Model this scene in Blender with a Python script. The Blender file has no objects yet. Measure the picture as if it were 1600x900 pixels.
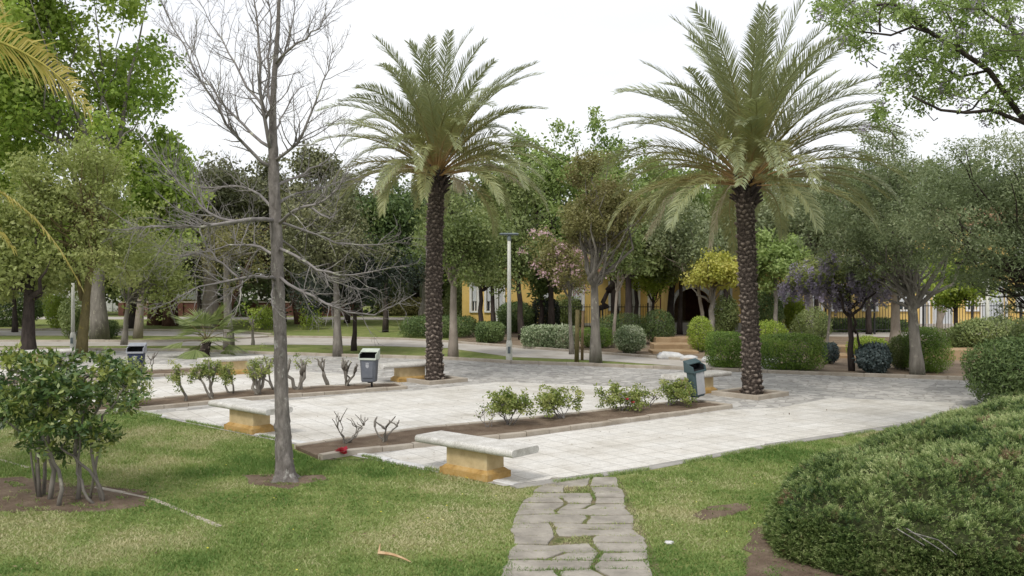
SKYS, SUNE, EXPO = 0.80, 1.5, 0.58
import bpy, math, random
import numpy as np
from mathutils import Vector, Matrix
R = math.radians
random.seed(7)
col = bpy.context.scene.collection
F, H, HZ = 1400.0, 2.6, 440.0          # focal length in photo pixels, eye height, horizon row

def g(px, py, z=0.0):
    d = (H - z) * F / (py - HZ)
    return Vector(((px - 800) / F * d, d, z))
def at(px, py, d):
    return Vector(((px - 800) / F * d, d, H - (py - HZ) / F * d))
def G(pts): return [g(*p) for p in pts]

# ------------------------------------------------------------------ materials
def nmat(name):
    m = bpy.data.materials.new(name); m.use_nodes = True
    nt = m.node_tree; nt.nodes.clear()
    out = nt.nodes.new('ShaderNodeOutputMaterial')
    return m, nt, out
def N(nt, t, **kw):
    n = nt.nodes.new(t)
    for k, v in kw.items():
        if k.startswith('i_'): n.inputs[k[2:].replace('_', ' ')].default_value = v
        else: setattr(n, k, v)
    return n
def ramp(nt, fac, stops, mode='LINEAR'):
    r = nt.nodes.new('ShaderNodeValToRGB'); nt.links.new(fac, r.inputs[0])
    e = r.color_ramp.elements; r.color_ramp.interpolation = mode
    e[0].position, e[0].color = stops[0][0], (*stops[0][1], 1)
    e[1].position, e[1].color = stops[-1][0], (*stops[-1][1], 1)
    for p, c in stops[1:-1]:
        x = e.new(p); x.color = (*c, 1)
    return r.outputs[0]
def coords(nt, scale=(1, 1, 1), rot=0.0, kind='Object'):
    tc = nt.nodes.new('ShaderNodeTexCoord'); mp = nt.nodes.new('ShaderNodeMapping')
    mp.inputs['Scale'].default_value = scale; mp.inputs['Rotation'].default_value = (0, 0, rot)
    nt.links.new(tc.outputs[kind], mp.inputs[0]); return mp.outputs[0]
def noise(nt, vec, scale, detail=4, rough=.55, dist=0):
    n = N(nt, 'ShaderNodeTexNoise'); n.inputs['Scale'].default_value = scale
    n.inputs['Detail'].default_value = detail; n.inputs['Roughness'].default_value = rough
    n.inputs['Distortion'].default_value = dist
    nt.links.new(vec, n.inputs['Vector']); return n.outputs['Fac']
def mixc(nt, fac, a, b, mode='MIX'):
    m = nt.nodes.new('ShaderNodeMix'); m.data_type = 'RGBA'; m.blend_type = mode
    for s, v in ((m.inputs[0], fac), (m.inputs[6], a), (m.inputs[7], b)):
        if isinstance(v, (int, float)): s.default_value = v
        elif isinstance(v, tuple): s.default_value = (*v, 1)
        else: nt.links.new(v, s)
    return m.outputs[2]
def bump(nt, h, strength=.3, dist=.02):
    b = nt.nodes.new('ShaderNodeBump'); b.inputs['Strength'].default_value = strength
    b.inputs['Distance'].default_value = dist; nt.links.new(h, b.inputs['Height']); return b.outputs[0]
def surf(nt, out, colr, rough=.8, nrm=None, metal=0, spec=.3):
    p = nt.nodes.new('ShaderNodeBsdfPrincipled')
    if isinstance(colr, tuple): p.inputs['Base Color'].default_value = (*colr, 1)
    else: nt.links.new(colr, p.inputs['Base Color'])
    p.inputs['Roughness'].default_value = rough; p.inputs['Metallic'].default_value = metal
    p.inputs['Specular IOR Level'].default_value = spec
    if nrm: nt.links.new(nrm, p.inputs['Normal'])
    nt.links.new(p.outputs[0], out.inputs[0]); return p

def leafmat(name, stops, rough=.5, trans=.35, spec=.3):
    m, nt, out = nmat(name)
    a = N(nt, 'ShaderNodeAttribute', attribute_name='r')
    c = ramp(nt, a.outputs['Fac'], stops)
    p = nt.nodes.new('ShaderNodeBsdfPrincipled'); nt.links.new(c, p.inputs['Base Color'])
    p.inputs['Roughness'].default_value = rough; p.inputs['Specular IOR Level'].default_value = spec
    t = nt.nodes.new('ShaderNodeBsdfTranslucent')
    tc = mixc(nt, .35, c, (1, 1, .25), 'MULTIPLY'); nt.links.new(tc, t.inputs[0])
    mx = nt.nodes.new('ShaderNodeMixShader'); mx.inputs[0].default_value = trans
    nt.links.new(p.outputs[0], mx.inputs[1]); nt.links.new(t.outputs[0], mx.inputs[2])
    nt.links.new(mx.outputs[0], out.inputs[0]); return m
def L3(a, b, c): return [(0, tuple(x*1.6 for x in a)), (.5, tuple(x*1.42 for x in b)), (1, tuple(x*1.22 for x in c))]

def barkmat(name, dark, light, lichen=None, scale=9, zs=.25, bstr=.6, bd=.02):
    m, nt, out = nmat(name)
    v = coords(nt, (1, 1, zs))
    n1 = noise(nt, v, scale, 6, .65, .4)
    c = ramp(nt, n1, [(.3, dark), (.7, light)])
    v2 = coords(nt, (1, 1, .6))
    n2 = noise(nt, v2, 2.2, 5, .6)
    c = mixc(nt, ramp(nt, n2, [(.35, (0, 0, 0)), (.65, (.55, .55, .55))]), c, tuple(x*.6 for x in dark))
    if lichen:
        n3 = noise(nt, v2, 5.5, 6, .7)
        c = mixc(nt, ramp(nt, n3, [(.58, (0, 0, 0)), (.64, (.8, .8, .8))]), c, lichen)
    surf(nt, out, c, .9, bump(nt, n1, bstr, bd), spec=.15); return m

def roughmat(name, a, b, scale=4, rough=.85, bs=.3, bd=.01, fine=60, spec=.25):
    m, nt, out = nmat(name); v = coords(nt)
    n1 = noise(nt, v, scale, 6, .6); n2 = noise(nt, v, fine, 3, .6)
    c = ramp(nt, n1, [(.3, a), (.7, b)])
    c = mixc(nt, .35, c, ramp(nt, n2, [(.3, (.55, .55, .55)), (.7, (1, 1, 1))]), 'MULTIPLY')
    surf(nt, out, c, rough, bump(nt, n2, bs, bd), spec=spec); return m

M = {}
def build_mats():
    # lawn: green and straw patches with fine blades
    m, nt, out = nmat('lawn'); v = coords(nt)
    n1 = noise(nt, v, .55, 6, .6); n2 = noise(nt, v, 3.1, 5, .65); n3 = noise(nt, v, 60, 3, .7)
    c = ramp(nt, n1, [(.32, (.12, .18, .04)), (.5, (.22, .26, .08)), (.68, (.38, .35, .16))])
    c2 = ramp(nt, n2, [(.3, (.10, .17, .035)), (.5, (.23, .27, .085)), (.72, (.42, .37, .19))])
    c = mixc(nt, .5, c, c2)
    c = mixc(nt, .5, c, ramp(nt, n3, [(.25, (.45, .45, .45)), (.7, (1, 1, 1))]), 'MULTIPLY')
    surf(nt, out, c, .95, bump(nt, n3, .8, .03), spec=.1); M['lawn'] = m
    m, nt, out = nmat('soil'); v = coords(nt)
    n1 = noise(nt, v, 2.5, 6, .65); n2 = noise(nt, v, 38, 5, .7)
    c = ramp(nt, n1, [(.3, (.15, .105, .075)), (.55, (.24, .18, .13)), (.75, (.35, .28, .20))])
    c = mixc(nt, .6, c, ramp(nt, n2, [(.3, (.4, .4, .4)), (.7, (1, 1, 1))]), 'MULTIPLY')
    surf(nt, out, c, .95, bump(nt, n2, .9, .04), spec=.1); M['soil'] = m
    m, nt, out = nmat('weedy_joint'); v = coords(nt); n1 = noise(nt, v, 5, 5, .7); n2 = noise(nt, v, 50, 4, .7)
    c = ramp(nt, n1, [(.35, (.13, .16, .05)), (.5, (.24, .23, .11)), (.65, (.30, .24, .16))]); c = mixc(nt, .6, c, ramp(nt, n2, [(.3, (.4, .4, .4)), (.7, (1, 1, 1))]), 'MULTIPLY')
    surf(nt, out, c, .95, bump(nt, n2, .9, .04), spec=.1); M['weedy'] = m
    # pale terrace tiles
    m, nt, out = nmat('pale_tiles'); v = coords(nt, rot=-math.atan2(.565, .825))
    br = N(nt, 'ShaderNodeTexBrick', offset=0.0)
    for k, val in (('Scale', 1.0), ('Mortar Size', .009), ('Mortar Smooth', .3), ('Bias', 0.0), ('Brick Width', .4), ('Row Height', .4)):
        br.inputs[k].default_value = val
    br.inputs['Color1'].default_value = (.72, .70, .66, 1); br.inputs['Color2'].default_value = (.66, .64, .60, 1)
    br.inputs['Mortar'].default_value = (.44, .42, .385, 1)
    nt.links.new(v, br.inputs['Vector'])
    n1 = noise(nt, v, .8, 7, .62); n2 = noise(nt, v, 45, 3, .6); n3 = noise(nt, v, 5, 6, .75)
    c = mixc(nt, .95, br.outputs[0], ramp(nt, n1, [(.30, (.72, .695, .65)), (.45, (.92, .905, .88)), (.58, (1, 1, 1))]), 'MULTIPLY')
    c = mixc(nt, .8, c, ramp(nt, n3, [(.3, (.78, .77, .75)), (.58, (1, 1, 1))]), 'MULTIPLY')
    c = mixc(nt, .4, c, ramp(nt, n2, [(.35, (.6, .59, .57)), (.6, (1, 1, 1))]), 'MULTIPLY')
    surf(nt, out, c, .75, bump(nt, br.outputs['Fac'], -.3, .004), spec=.3); M['tiles'] = m
    # grey crazy paving
    m, nt, out = nmat('grey_crazy_paving'); v = coords(nt)
    vo = N(nt, 'ShaderNodeTexVoronoi', feature='DISTANCE_TO_EDGE'); vo.inputs['Scale'].default_value = 4.6; nt.links.new(v, vo.inputs['Vector'])
    vc = N(nt, 'ShaderNodeTexVoronoi', feature='F1'); vc.inputs['Scale'].default_value = 4.6; nt.links.new(v, vc.inputs['Vector'])
    cell = ramp(nt, vc.outputs['Color'], [(.15, (.36, .35, .335)), (.5, (.48, .465, .44)), (.85, (.60, .58, .55))])
    n1 = noise(nt, v, .7, 6, .6); n2 = noise(nt, v, 30, 4, .65)
    c = mixc(nt, ramp(nt, vo.outputs['Distance'], [(.01, (.75, .75, .75)), (.07, (0, 0, 0))]), cell, (.27, .25, .22))
    c = mixc(nt, .5, c, ramp(nt, n1, [(.3, (.68, .66, .62)), (.65, (1, 1, 1))]), 'MULTIPLY')
    c = mixc(nt, .35, c, ramp(nt, n2, [(.3, (.6, .6, .6)), (.65, (1, 1, 1))]), 'MULTIPLY')
    surf(nt, out, c, .85, bump(nt, vo.outputs['Distance'], .5, .02), spec=.2); M['crazy'] = m
    M['path'] = roughmat('path_paving', (.40, .36, .31), (.52, .49, .45), 1.4, bs=.2)
    M['gravel'] = roughmat('mulch', (.17, .12, .08), (.31, .24, .17), 1.2, bs=.8, bd=.04, fine=30)
    M['kerb'] = roughmat('kerb_stone', (.33, .28, .22), (.50, .45, .38), 2.5, bs=.5)
    M['kerbgrey'] = roughmat('kerb_grey', (.26, .25, .23), (.42, .40, .37), 2.5, bs=.5)
    m, nt, out = nmat('speckled_stone'); v = coords(nt)
    n1 = noise(nt, v, 90, 3, .7); n2 = noise(nt, v, 3.5, 6, .6); n3 = noise(nt, v, 22, 5, .7)
    c = ramp(nt, n1, [(.33, (.42, .40, .37)), (.5, (.66, .645, .61)), (.7, (.76, .745, .71))])
    c = mixc(nt, .8, c, ramp(nt, n2, [(.32, (.62, .60, .56)), (.62, (1, 1, 1))]), 'MULTIPLY')
    c = mixc(nt, .6, c, ramp(nt, n3, [(.3, (.6, .59, .56)), (.55, (1, 1, 1))]), 'MULTIPLY')
    surf(nt, out, c, .7, bump(nt, n1, .5, .004), spec=.3); M['granite'] = m
    m, nt, out = nmat('cream_render'); v = coords(nt)
    n1 = noise(nt, v, 5, 6, .65); n2 = noise(nt, v, 60, 3)
    c = ramp(nt, n1, [(.3, (.42, .32, .17)), (.55, (.56, .44, .25)), (.75, (.60, .51, .33))])
    surf(nt, out, c, .85, bump(nt, n2, .5, .004)); M['cream'] = m
    m, nt, out = nmat('ochre_paint'); v = coords(nt)
    n1 = noise(nt, v, 7, 6, .7); n2 = noise(nt, v, 60, 3)
    c = ramp(nt, n1, [(.3, (.22, .135, .05)), (.45, (.40, .245, .075)), (.75, (.50, .355, .165))])
    surf(nt, out, c, .75, bump(nt, n2, .5, .004)); M['ochre'] = m
    M['slab'] = roughmat('path_slab', (.22, .20, .17), (.42, .385, .33), 3.0, bs=.7, bd=.015, fine=35)
    M['stone'] = roughmat('pale_stone', (.5, .5, .5), (.75, .74, .72), 5, bs=.6)
    M['bluebin'] = roughmat('bin_grey_blue', (.105, .115, .14), (.15, .16, .185), 6, .5, .1)
    M['navybin'] = roughmat('bin_navy', (.02, .028, .06), (.03, .04, .08), 6, .45, .1)
    M['teal'] = roughmat('bin_teal', (.05, .085, .095), (.08, .12, .13), 5, .5, .1)
    M['lightgrey'] = roughmat('light_grey_plastic', (.42, .46, .42), (.55, .60, .50), 6, .5, .1)
    M['greymetal'] = roughmat('grey_panel', (.24, .25, .28), (.34, .35, .38), 5, .5, .1)
    M['palepanel'] = roughmat('pale_grey_panel', (.36, .37, .39), (.48, .49, .50), 5, .5, .1)
    M['dark'] = roughmat('hollow_shade', (.012, .012, .014), (.02, .02, .022), 6, .8, .1)
    M['decal'] = roughmat('worn_emblem', (.30, .31, .34), (.42, .43, .45), 30, .6, .1)
    M['lamppaint'] = roughmat('lamp_post_paint', (.58, .58, .52), (.72, .71, .64), 4, .5, .1)
    M['lamphead'] = roughmat('lamp_head_grey', (.12, .15, .16), (.2, .23, .24), 4, .5, .1)
    M['wood'] = barkmat('stake_wood', (.14, .09, .05), (.33, .25, .16), scale=14)
    M['bark_bare'] = barkmat('bark_bare', (.13, .115, .105), (.33, .30, .28), (.43, .42, .39), 22, .35, 1.0, .03)
    M['twig'] = barkmat('twig_bark', (.17, .155, .15), (.33, .305, .295), (.42, .42, .33), 8, .6, .3)
    M['bark_grey'] = barkmat('bark_grey', (.15, .135, .115), (.30, .275, .24), (.36, .34, .28), 10, .2)
    M['bark_pale'] = barkmat('bark_pale', (.24, .20, .165), (.42, .37, .31), None, 4, .4)
    M['bark_dark'] = barkmat('bark_dark', (.035, .028, .025), (.10, .08, .07), None, 9, .3, .9, .04)
    M['bark_moss'] = barkmat('bark_moss', (.13, .11, .05), (.24, .20, .10), (.30, .25, .06), 9, .4)
    M['bark_pine'] = barkmat('bark_pine', (.075, .04, .028), (.22, .125, .085), None, 8, .25, .9, .05)
    m, nt, out = nmat('palm_trunk')
    a = N(nt, 'ShaderNodeAttribute', attribute_name='r'); v = coords(nt, (1, 1, 2.2))
    n1 = noise(nt, v, 14, 6, .7)
    c = ramp(nt, a.outputs['Fac'], [(0, (.03, .024, .02)), (.4, (.12, .095, .08)), (1, (.42, .35, .29))])
    c = mixc(nt, .8, c, ramp(nt, n1, [(.3, (.4, .4, .4)), (.6, (1, 1, 1)), (.8, (1.6, 1.6, 1.55))]), 'MULTIPLY')
    surf(nt, out, c, .9, bump(nt, n1, .8, .03), spec=.15); M['palmtrunk'] = m
    # foliage
    def f(k, a, b, c, **kw): M[k] = leafmat('leaves_' + k, L3(a, b, c), **kw)
    f('plane', (.11, .17, .028), (.225, .31, .06), (.40, .47, .14), trans=.45)
    f('bright', (.09, .135, .035), (.18, .245, .075), (.31, .38, .15), trans=.42)
    f('mossy', (.12, .14, .04), (.215, .25, .085), (.34, .36, .15), trans=.4)
    f('olive', (.07, .092, .045), (.145, .18, .09), (.27, .30, .18))
    f('greygreen', (.09, .11, .055), (.17, .20, .105), (.28, .30, .18))
    f('pine', (.06, .066, .032), (.12, .128, .062), (.20, .20, .105), trans=.2)
    f('darkgreen', (.034, .056, .02), (.078, .118, .038), (.15, .20, .07), trans=.25)
    f('midgreen', (.07, .095, .032), (.145, .185, .065), (.25, .285, .12))
    f('lightfan', (.08, .11, .04), (.17, .21, .08), (.27, .30, .15))
    f('brownolive', (.10, .085, .035), (.17, .165, .065), (.26, .255, .11))
    f('blackgreen', (.009, .014, .010), (.022, .032, .022), (.05, .062, .04), trans=.2)
    f('yellow', (.19, .21, .04), (.36, .36, .08), (.52, .48, .16), trans=.4)
    f('lime', (.10, .16, .02), (.21, .28, .04), (.34, .40, .09), trans=.4)
    f('hedge', (.05, .09, .018), (.115, .185, .035), (.23, .32, .07))
    f('variegated', (.06, .09, .04), (.19, .24, .13), (.52, .55, .40), trans=.25)
    f('bluegreen', (.02, .035, .035), (.05, .07, .07), (.12, .15, .15), trans=.15)
    f('glossy', (.022, .05, .016), (.07, .115, .03), (.28, .31, .08), trans=.25, rough=.35, spec=.5)
    f('juniper_plain', (.020, .042, .012), (.135, .19, .058), (.40, .44, .21), trans=.25)
    M['juniper'] = leafmat('leaves_juniper', [(0, (.20, .135, .075)), (.05, (.24, .17, .10)), (.07, (.032, .067, .02)), (.5, (.185, .26, .08)), (1, (.48, .52, .25))], trans=.25)
    f('rose', (.06, .09, .02), (.16, .20, .05), (.34, .36, .13), trans=.35)
    f('wisteria', (.13, .115, .15), (.21, .185, .245), (.31, .28, .35), trans=.3)
    f('lilac', (.16, .14, .20), (.25, .22, .31), (.36, .33, .42), trans=.3)
    f('pink', (.34, .22, .25), (.46, .32, .36), (.60, .46, .50), trans=.3)
    f('red', (.22, .01, .02), (.34, .02, .04), (.42, .08, .09), trans=.3)
    f('petal', (.55, .48, .03), (.70, .62, .08), (.75, .70, .35))
    f('grass', (.075, .13, .03), (.18, .235, .072), (.40, .375, .22), trans=.3, rough=.7)
    f('litter', (.06, .04, .02), (.14, .10, .06), (.28, .21, .13))
    f('dryleaf', (.38, .22, .08), (.50, .35, .17), (.60, .48, .28))
    M['frond'] = leafmat('palm_frond', [(0, (.36, .23, .09)), (.2, (.36, .31, .13)), (.36, (.30, .30, .125)), (.6, (.285, .31, .15)), (.8, (.27, .305, .18)), (1, (.36, .39, .26))], rough=.45, trans=.25, spec=.4)
    M['deadfrond'] = leafmat('dead_palm_frond', L3((.30, .26, .19), (.42, .37, .29), (.55, .50, .42)))
    M['nearfrond'] = leafmat('yellow_palm_frond', L3((.19, .185, .035), (.32, .28, .065), (.46, .39, .14)), trans=.3)
    # houses
    m, nt, out = nmat('yellow_wall'); v = coords(nt)
    n1 = noise(nt, v, 1.2, 6, .6); n2 = noise(nt, v, 30, 3)
    c = ramp(nt, n1, [(.3, (.60, .41, .12)), (.7, (.72, .52, .20))])
    surf(nt, out, c, .85, bump(nt, n2, .3, .01)); M['yellow_wall'] = m
    M['white_wall'] = roughmat('white_render', (.62, .62, .60), (.78, .78, .76), .8, bs=.2)
    M['trim'] = roughmat('white_trim', (.68, .68, .67), (.8, .8, .79), 2, bs=.1)
    M['brick'] = roughmat('red_brown_brick', (.10, .045, .035), (.18, .085, .06), 4, bs=.5)
    m, nt, out = nmat('roof_tiles'); v = coords(nt)
    w = N(nt, 'ShaderNodeTexWave', bands_direction='X'); w.inputs['Scale'].default_value = 1.6; nt.links.new(v, w.inputs[0])
    n1 = noise(nt, v, 2.5, 5)
    c = ramp(nt, n1, [(.3, (.22, .10, .05)), (.7, (.38, .20, .12))])
    surf(nt, out, c, .9, bump(nt, w.outputs['Fac'], .8, .06)); M['roof'] = m
    m, nt, out = nmat('window_glass'); surf(nt, out, (.03, .04, .05), .12, spec=.6); M['glass'] = m
    M['shutter'] = roughmat('pale_shutter', (.50, .53, .56), (.62, .65, .68), 3, bs=.1)
    M['iron'] = roughmat('dark_iron', (.02, .02, .022), (.04, .04, .042), 6, .5, .1)
    M['terrawall'] = roughmat('sandstone_step', (.30, .19, .10), (.45, .33, .20), 2.2, bs=.5)
build_mats()

# ------------------------------------------------------------------ objects
def thing(name, label, cat, loc=(0, 0, 0), group=None, rz=0.0):
    o = bpy.data.objects.new(name, None); col.objects.link(o)
    o.location = loc; o.rotation_euler = (0, 0, rz); o.empty_display_size = .2
    o['label'] = label; o['category'] = cat
    if group: o['group'] = group
    return o
def tag(o, label, cat, group=None):
    o['label'] = label; o['category'] = cat
    if group: o['group'] = group
    return o
def mesh(name, V, Fc, mat, parent=None, world=True, smooth=False, r=None):
    """V in world coordinates unless world is False; a parent's own place is taken off"""
    V = np.asarray([tuple(v) for v in V] if not isinstance(V, np.ndarray) else V, dtype=np.float64)
    off = np.zeros(3)
    if parent is not None and world:
        q = parent
        while q is not None:
            off += np.array(q.location); q = q.parent
        V = V - off
    me = bpy.data.meshes.new(name)
    if isinstance(Fc, np.ndarray):
        nf, k = Fc.shape
        me.vertices.add(len(V)); me.vertices.foreach_set('co', V.ravel())
        me.loops.add(nf * k); me.loops.foreach_set('vertex_index', Fc.ravel().astype(np.int32))
        me.polygons.add(nf); me.polygons.foreach_set('loop_start', np.arange(0, nf * k, k, dtype=np.int32))
        me.update(calc_edges=True)
    else:
        me.from_pydata([tuple(v) for v in V], [], Fc)
    if r is not None:
        at_ = me.attributes.new('r', 'FLOAT', 'FACE'); at_.data.foreach_set('value', np.asarray(r, dtype=np.float32))
    if smooth: me.polygons.foreach_set('use_smooth', np.ones(len(me.polygons), dtype=bool))
    me.materials.append(mat)
    o = bpy.data.objects.new(name, me); col.objects.link(o)
    if parent is not None: o.parent = parent
    return o
def struct(o, kind='structure'): o['kind'] = kind; return o

class MB:
    def __init__(s): s.v = []; s.f = []
    def add(s, V, Fc):
        b = len(s.v); s.v += [tuple(x) for x in V]; s.f += [tuple(i + b for i in q) for q in Fc]
    def box(s, x0, x1, y0, y1, z0, z1, taper=0):
        t = taper
        V = [(x0, y0, z0), (x1, y0, z0), (x1, y1, z0), (x0, y1, z0), (x0+t, y0+t, z1), (x1-t, y0+t, z1), (x1-t, y1-t, z1), (x0+t, y1-t, z1)]
        s.add(V, [(3, 2, 1, 0), (4, 5, 6, 7), (0, 1, 5, 4), (1, 2, 6, 5), (2, 3, 7, 6), (3, 0, 4, 7)])
    def tube(s, pts, rad, n=6, cap=True):
        pts = [Vector(p) for p in pts]
        rad = [rad] * len(pts) if isinstance(rad, (int, float)) else rad
        V = []; Fc = []; ref = None
        for i, p in enumerate(pts):
            d = (pts[min(i + 1, len(pts) - 1)] - pts[max(i - 1, 0)])
            if d.length < 1e-9: d = Vector((0, 0, 1))
            d.normalize()
            if ref is None: ref = d.orthogonal().normalized()
            else:
                ref = ref - d * ref.dot(d)
                ref = ref.normalized() if ref.length > 1e-6 else d.orthogonal().normalized()
            b = d.cross(ref)
            for k in range(n):
                a = 2 * math.pi * k / n
                V.append(p + (ref * math.cos(a) + b * math.sin(a)) * rad[i])
        for i in range(len(pts) - 1):
            for k in range(n):
                k2 = (k + 1) % n
                Fc.append((i*n+k, i*n+k2, (i+1)*n+k2, (i+1)*n+k))
        if cap and n > 2:
            Fc.append(tuple(range(n - 1, -1, -1))); Fc.append(tuple((len(pts)-1)*n + k for k in range(n)))
        s.add(V, Fc)
    def build(s, name, mat, parent=None, world=False, smooth=False):
        return mesh(name, s.v, s.f, mat, parent, world, smooth)
def bevel(o, w=.01, seg=2):
    m = o.modifiers.new('bevel', 'BEVEL'); m.width = w; m.segments = seg; m.limit_method = 'ANGLE'; return o

def sheet(name, pts, z, mat):
    V = [(p[0], p[1], z) for p in pts]
    return struct(mesh(name, V, [tuple(range(len(V)))], mat))
def slab_sheet(name, pts, z0, z1, mat):
    n = len(pts); V = [(p[0], p[1], z0) for p in pts] + [(p[0], p[1], z1) for p in pts]
    Fc = [tuple(range(n, 2*n))] + [(i, (i+1) % n, n + (i+1) % n, n + i) for i in range(n)]
    return struct(mesh(name, V, Fc, mat))
def ribbon(name, pts, w, z0, z1, mat, seg=.6, rng=random):
    """a kerb of butted stones along a line"""
    P = [Vector((p[0], p[1], 0)) for p in pts]; mb = MB()
    for a, b in zip(P[:-1], P[1:]):
        L = (b - a).length; n = max(1, round(L / seg)); d = (b - a).normalized(); s = Vector((-d.y, d.x, 0))
        for i in range(n):
            p = a + d * (L * i / n + .006); q = a + d * (L * (i + 1) / n - .006)
            h = z1 + rng.uniform(-.008, .006); j = rng.uniform(-.006, .006); c = .012
            V = []
            for e in (p, q):
                V += [e - s*(w/2) + s*j + Vector((0, 0, z0)), e - s*(w/2) + s*j + Vector((0, 0, h-c)), e - s*(w/2-c) + s*j + Vector((0, 0, h)),
                      e + s*(w/2-c) + s*j + Vector((0, 0, h)), e + s*(w/2) + s*j + Vector((0, 0, h-c)), e + s*(w/2) + s*j + Vector((0, 0, z0))]
            mb.add(V, [(k, k+1, k+7, k+6) for k in range(5)] + [(5, 4, 3, 2, 1, 0), (6, 7, 8, 9, 10, 11)])
    return struct(mb.build(name, mat))

# ------------------------------------------------------------------ leaves
def nrm(a): return a / np.maximum(np.linalg.norm(a, axis=-1, keepdims=True), 1e-9)
def quads(P, T, B, L, W):
    """rhombic leaves: P base, T along, B across"""
    n = len(P); L = L[:, None]; W = W[:, None]
    V = np.empty((n, 4, 3))
    V[:, 0] = P; V[:, 1] = P + T*L*.45 + B*W*.5; V[:, 2] = P + T*L; V[:, 3] = P + T*L*.45 - B*W*.5
    return V.reshape(-1, 3), np.arange(n*4).reshape(n, 4)
def leaves(rng, C, R_, per, leaf, aspect=.5, up=.35, rc=None, flat=.8, droop=0.0):
    """C clump centres (n,3); R_ clump radius (n,); per leaves each"""
    n = len(C); C2 = np.repeat(C, per, 0); m = n * per
    d = nrm(rng.normal(size=(m, 3))) * (rng.random(m)**.5 * np.repeat(R_, per) * .9)[:, None]; d[:, 2] *= flat
    P = C2 + d
    nn = nrm(nrm(d) * .5 + rng.normal(size=(m, 3)) * .7 + np.array([0, 0, up]))
    t = rng.normal(size=(m, 3)); t[:, 2] -= droop; t = nrm(t - nn * (t*nn).sum(1, keepdims=True)); b = np.cross(nn, t)
    L = leaf * rng.uniform(.45, 1.5, m)
    V, Fc = quads(P, t, b, L, L * aspect)
    cr = rng.normal(size=n) * .5 if rc is None else rc
    r = np.clip(.5 + .22 * np.repeat(cr, per) + rng.normal(size=m) * .17, 0, 1)
    return V, Fc, r
def join(parts):
    Vs, Fs, rs, b = [], [], [], 0
    for V, Fc, r in parts:
        Vs.append(V); Fs.append(Fc + b); rs.append(r); b += len(V)
    return np.concatenate(Vs), np.concatenate(Fs), np.concatenate(rs)
def crown_clumps(rng, c, rad, n, nb=26, core=.45, hole=0.0):
    """clump centres gathered in uneven boughs that together fill a crown; also a tone per bough"""
    c = np.array(c); rad = np.array(rad); u = nrm(rng.normal(size=(nb, 3))); k = rng.random(nb)**.42 * .92
    bc = c + u * rad * k[:, None]; br = rad * rng.uniform(.13, .34, nb)[:, None]; br[:, 2] *= .85
    bc = np.vstack([c, bc]); br = np.vstack([rad * .5, br]); tone = rng.normal(size=nb + 1)
    w = br.prod(1)**.72; w /= w.sum(); i = rng.choice(nb + 1, n, p=w); u = nrm(rng.normal(size=(n, 3)))
    return bc[i] + u * br[i] * (rng.random(n)**.45)[:, None], tone[i] * .8 + rng.normal(size=n) * .45

def bez(a, b, sag, n=5, rng=None, j=0.0):
    a, b = Vector(a), Vector(b); out = []
    for i in range(n + 1):
        t = i / n; p = a.lerp(b, t); p.z += sag * math.sin(math.pi * t)
        if rng is not None and 0 < i < n: p += Vector(rng.normal(size=3)) * j
        out.append(p)
    return out

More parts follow.
